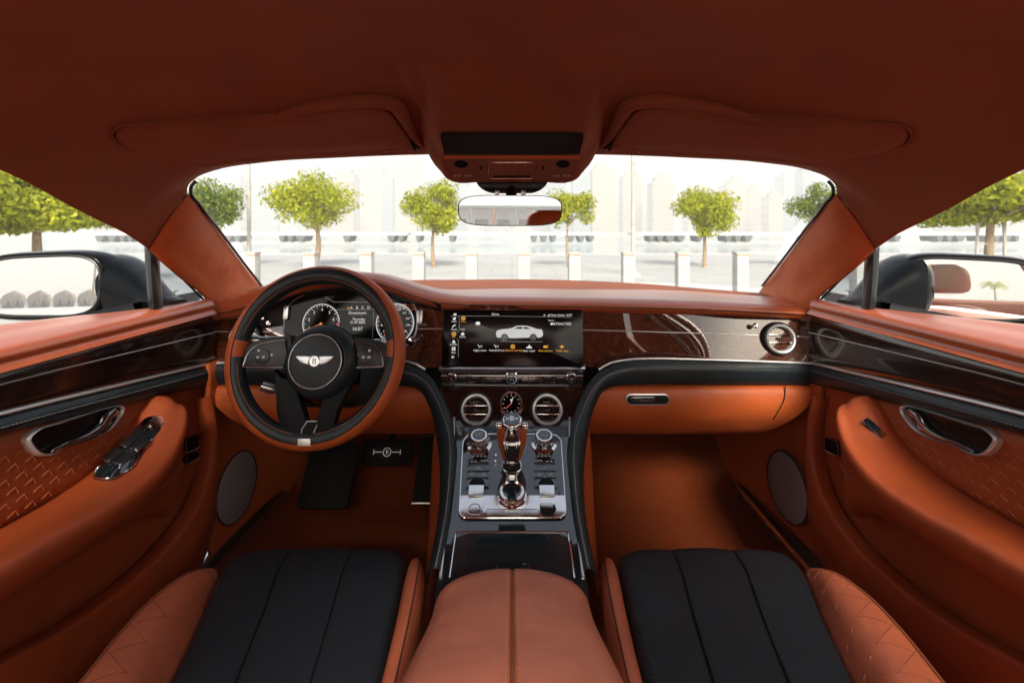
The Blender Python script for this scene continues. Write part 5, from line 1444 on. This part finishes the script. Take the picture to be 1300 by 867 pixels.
WHERE = ['between the dark green tree and the widest tree, touching the widest crown', 'hidden behind the left half of the widest tree', 'at the right edge of the widest tree crown', 'midway between the widest tree and the rounded tree',
 'narrow block a little right of the midway gap between those trees', 'at the left edge of the rounded tree by the mirror', 'at the right edge of the rounded tree by the mirror', 'squeezed between the rounded tree and the mirror glass', 'directly behind the mirror stem',
 'behind the right half of the mirror glass', 'just right of the mirror glass', 'behind the small sparse tree', 'just right of the small sparse tree', 'directly behind the flagpole', 'left of the compact round tree', 'narrow one touching the compact round tree from the left',
 'at the right edge of the compact round tree', 'second to the right of the compact round tree', 'left of the tree cut by the right pillar', 'behind the left edge of the tree cut by the right pillar', 'in the gap right of the dark green tree', 'behind the dark green tree by the left pillar',
 'behind the right windscreen pillar', 'behind the centre of the widest tree crown', 'low one behind the left end of the mirror glass', 'low one behind the compact round tree', 'low one in the gap before the tree cut by the right pillar', 'low one past the trunk in the driver window',
 'low one behind the left tree of the driver window', 'low one beside the passenger window frame', 'low one behind the staked tree', 'low one beyond the left edge of the driver window', 'low one beyond the right edge of the passenger window']
kinds = ['sand coloured', 'blue grey', 'off white', 'rose grey']
rnd = random.Random(11)
for px, w_, yt, k in TW:
    D = rnd.choice([380, 420, 460, 520])
    x = (px-CX)/F*D; ww = w_/F*D; hh = H-(yt-HY)/F*D
    side = 'left' if px < 650 else 'right'
    t = thing('tower', (x, D, -1), ('%s tower %s' % (kinds[k], WHERE[TW.index((px, w_, yt, k))])), 'tower', 'towers on the far shore')
    mb = MB(); n_ = rnd.choice([1, 2, 3])
    mb.box((0, 0, (hh+1)/2), (ww, ww, hh+1)); obj('shaft', mb, tcol[k], t, local=True)
    mb = MB(); mb.box((0, 0, hh+1+ww*.12), (ww*.6, ww*.6, ww*.25)); 
    if n_ > 1: mb.box((ww*.1, 0, hh+1+ww*.3), (ww*.3, ww*.3, ww*.3))
    if n_ == 3: mb.tube([Vector((0, 0, hh+ww*.4)), Vector((0, 0, hh+ww*.9))], ww*.03, 6)
    obj('crown', mb, tcol[k], t, local=True)
tag(obj('far_shore', MB().box((0, 430, -.4), (2400, 190, 1.9)), mat('shore_sand', (.5, .45, .38), .9)), kind='structure')

# behind the car, seen in the mirrors
tent_m = mat('tent_canvas', (.34, .26, .18), .8); tent_d = mat('tent_inner_shade', (.03, .035, .04), .6)
for i in range(18):
    x = -76 + i*3.3; y = -100
    t = thing('tent', (x, y, 0), 'beige peaked tent pavilion with dark openings in the row reflected by the left door mirror', 'tent', 'tents behind the car')
    t.scale = (.66, .66, .72)
    mb = MB(); rows = []
    for z, r in ((2.0, 2.25), (2.9, 1.9), (3.5, 1.1), (3.9, .25), (4.05, .01)):
        rows.append([Vector((r*math.cos(2*PI*k/8+.39), r*math.sin(2*PI*k/8+.39), z)) for k in range(8)])
    mb.raw_grid(rows, closed_u=True); obj('canopy', mb, tent_m, t, local=True, angle=20)
    mb = MB()
    for k in range(8):
        a0 = 2*PI*k/8+.39; a1 = a0+2*PI/8
        p0, p1 = Vector((2.25*math.cos(a0), 2.25*math.sin(a0), 2.0)), Vector((2.25*math.cos(a1), 2.25*math.sin(a1), 2.0)); q0 = Vector((p0.x, p0.y, 0)); m0 = (p0+p1)/2
        mb.f([mb.v(p) for p in (p0, m0, q0+(m0-p0)*.06)]); mb.f([mb.v(p) for p in (m0, p1, Vector((p1.x, p1.y, 0))-(p1-m0)*.25)])
    obj('flap', mb, tent_m, t, local=True, solid=.03)
    mb = MB(); mb.lathe([(1.95, 0), (1.95, 2.0)], Matrix.Identity(4), 16); obj('inner_shade', mb, tent_d, t, local=True)  # solid dark drum stands in for the shade inside the tent
def palm(x, y, h, label):
    t = thing('palm_tree', (x, y, 0), label, 'palm tree')
    mb = MB(); mb.tube(cr([Vector((0, 0, 0)), Vector((.1, 0, h/2)), Vector((.05, 0, h))], 5), lambda u: .17-.06*u, 10); obj('trunk', mb, bark, t, local=True)
    mb = MB()
    for k in range(18):
        a = 2*PI*k/18; e = .3+.5*(k % 3)
        pts = [Vector((0, 0, h)), Vector((math.cos(a)*.9, math.sin(a)*.9, h+.6*e)), Vector((math.cos(a)*1.7, math.sin(a)*1.7, h+.1-.6*(1-e)))]
        pts = cr(pts, 6)
        for p, q_ in zip(pts, pts[1:]):
            sd = Vector((-math.sin(a), math.cos(a), -.6))
            for sg in (1, -1):
                e2 = Vector((sd.x*sg, sd.y*sg, -.5))*.42
                mb.f([mb.v(p), mb.v(q_), mb.v(q_+e2)])
    obj('crown', mb, leafm, t, local=True)
palm(-37, -94, 9.5, 'tall palm tree standing above the tents')
for i, x in enumerate((3.0, 9.0, 15.5)):
    pass
hg = thing('hedge', (8, -44, 0), 'low clipped green hedge behind the car seen in the interior mirror', 'hedge')
mb = MB(); rnd = random.Random(3)
for k in range(9000):
    p = Vector((rnd.uniform(-12, 12), rnd.uniform(-.45, .45), rnd.uniform(.02, .75)))
    M = frame(p, (rnd.gauss(0, 1), rnd.gauss(0, 1)-.5, rnd.gauss(0, 1)+.5)); l = .09
    mb.f([mb.v(M @ Vector(q_)) for q_ in ((-l, 0, 0), (0, -l*.5, 0), (l, 0, 0), (0, l*.5, 0))])
obj('foliage', mb, leafm, hg, local=True)
mb = MB(); mb.box((0, 0, .36), (23.8, .7, .7)); obj('branches', mb, mat('hedge_core', (.03, .045, .01), .9), hg, local=True); hg.scale = (1.3, 1.3, 1.9)
bd = thing('pavilion_building', (11, -85, 0), 'pale low building with white and tan columns seen in the interior mirror', 'building')
mb = MB(); mb.box((0, -1, 2.4), (34, 4, 4.8)); obj('wall', mb, mat('warm_render', (.78, .72, .64), .8), bd, local=True)
mb = MB(); mb.box((0, .6, 5.0), (35, 7, .4)); obj('roof', mb, stone, bd, local=True)
for k in range(9):
    mb = MB(); mb.box((-16+k*4, 3.4, 2.4), (.55, .55, 4.8), bev=.03); obj('column', mb, stone if k % 3 else mat('tan_render', (.60, .30, .17), .8) if 'tan_render' not in MAT else MAT['tan_render'], bd, local=True)
for k in range(8):
    mb = MB(); mb.box((-14+k*4, 1.02, 1.6), (2.4, .06, 2.4)); wd = obj('window', mb, gloss, bd, local=True)

# haze: one closed box of even air round everything
hz = bpy.data.materials.new('haze_air'); hz.use_nodes = True; N_, L_ = hz.node_tree.nodes, hz.node_tree.links; N_.clear()
out = N_.new('ShaderNodeOutputMaterial'); pv = N_.new('ShaderNodeVolumePrincipled'); pv.inputs['Color'].default_value = (.955, .97, .98, 1)
pv.inputs['Density'].default_value = HAZE = .0029; L_.new(pv.outputs[0], out.inputs['Volume'])
USE_HAZE = True
if USE_HAZE:
    mb = MB(); mb.box((0, 30, 45), (2600, 1300, 94)); hb = tag(obj('haze', mb, hz), kind='stuff')
    hb.data.polygons.foreach_set('use_smooth', [False]*len(hb.data.polygons))

# ================================================================== LIGHT, WORLD, CAMERA
SUN_EL, SUN_AZ = R(36), R(172)     # azimuth clockwise from +Y (ahead of the car); 180 = straight behind
w = bpy.data.worlds.new('World'); scene.world = w; w.use_nodes = True
wn, wl = w.node_tree.nodes, w.node_tree.links
sky = wn.new('ShaderNodeTexSky'); sky.sky_type = 'NISHITA'; sky.sun_disc = False
sky.sun_elevation = SUN_EL; sky.sun_rotation = SUN_AZ; sky.air_density = 1.0; sky.dust_density = 7.0; sky.ozone_density = 1.0
wl.new(sky.outputs[0], wn['Background'].inputs['Color']); wn['Background'].inputs['Strength'].default_value = .12
sl = bpy.data.lights.new('sun', 'SUN'); sl.energy = 3.4; sl.angle = R(12); sl.color = (1, .93, .83)
so = link(bpy.data.objects.new('sun', sl))
dv = Vector((math.sin(SUN_AZ)*math.cos(SUN_EL), math.cos(SUN_AZ)*math.cos(SUN_EL), math.sin(SUN_EL)))
so.rotation_euler = dv.to_track_quat('Z', 'Y').to_euler(); so.location = (0, -5, 12)

cam = bpy.data.cameras.new('camera'); cam.sensor_width = 36; cam.lens = 600/1300*36; cam.shift_y = -138.5/1300
cam.dof.use_dof = True; cam.dof.focus_distance = 1.0; cam.dof.aperture_fstop = 5.0; cam.clip_start = .02; cam.clip_end = 6000
co = link(bpy.data.objects.new('camera', cam)); co.location = (0, 0, H); co.rotation_euler = (R(90), 0, 0)
scene.camera = co
scene.view_settings.view_transform = 'Standard'; scene.view_settings.look = 'None'
scene.view_settings.exposure = 1.12; scene.view_settings.gamma = 1
cy = scene.cycles
cy.use_denoising = True; cy.max_bounces = 8; cy.diffuse_bounces = 5; cy.glossy_bounces = 4; cy.transparent_max_bounces = 12; cy.volume_bounces = 1
cy.caustics_reflective = False; cy.caustics_refractive = False; cy.sample_clamp_indirect = 6; cy.use_fast_gi = False
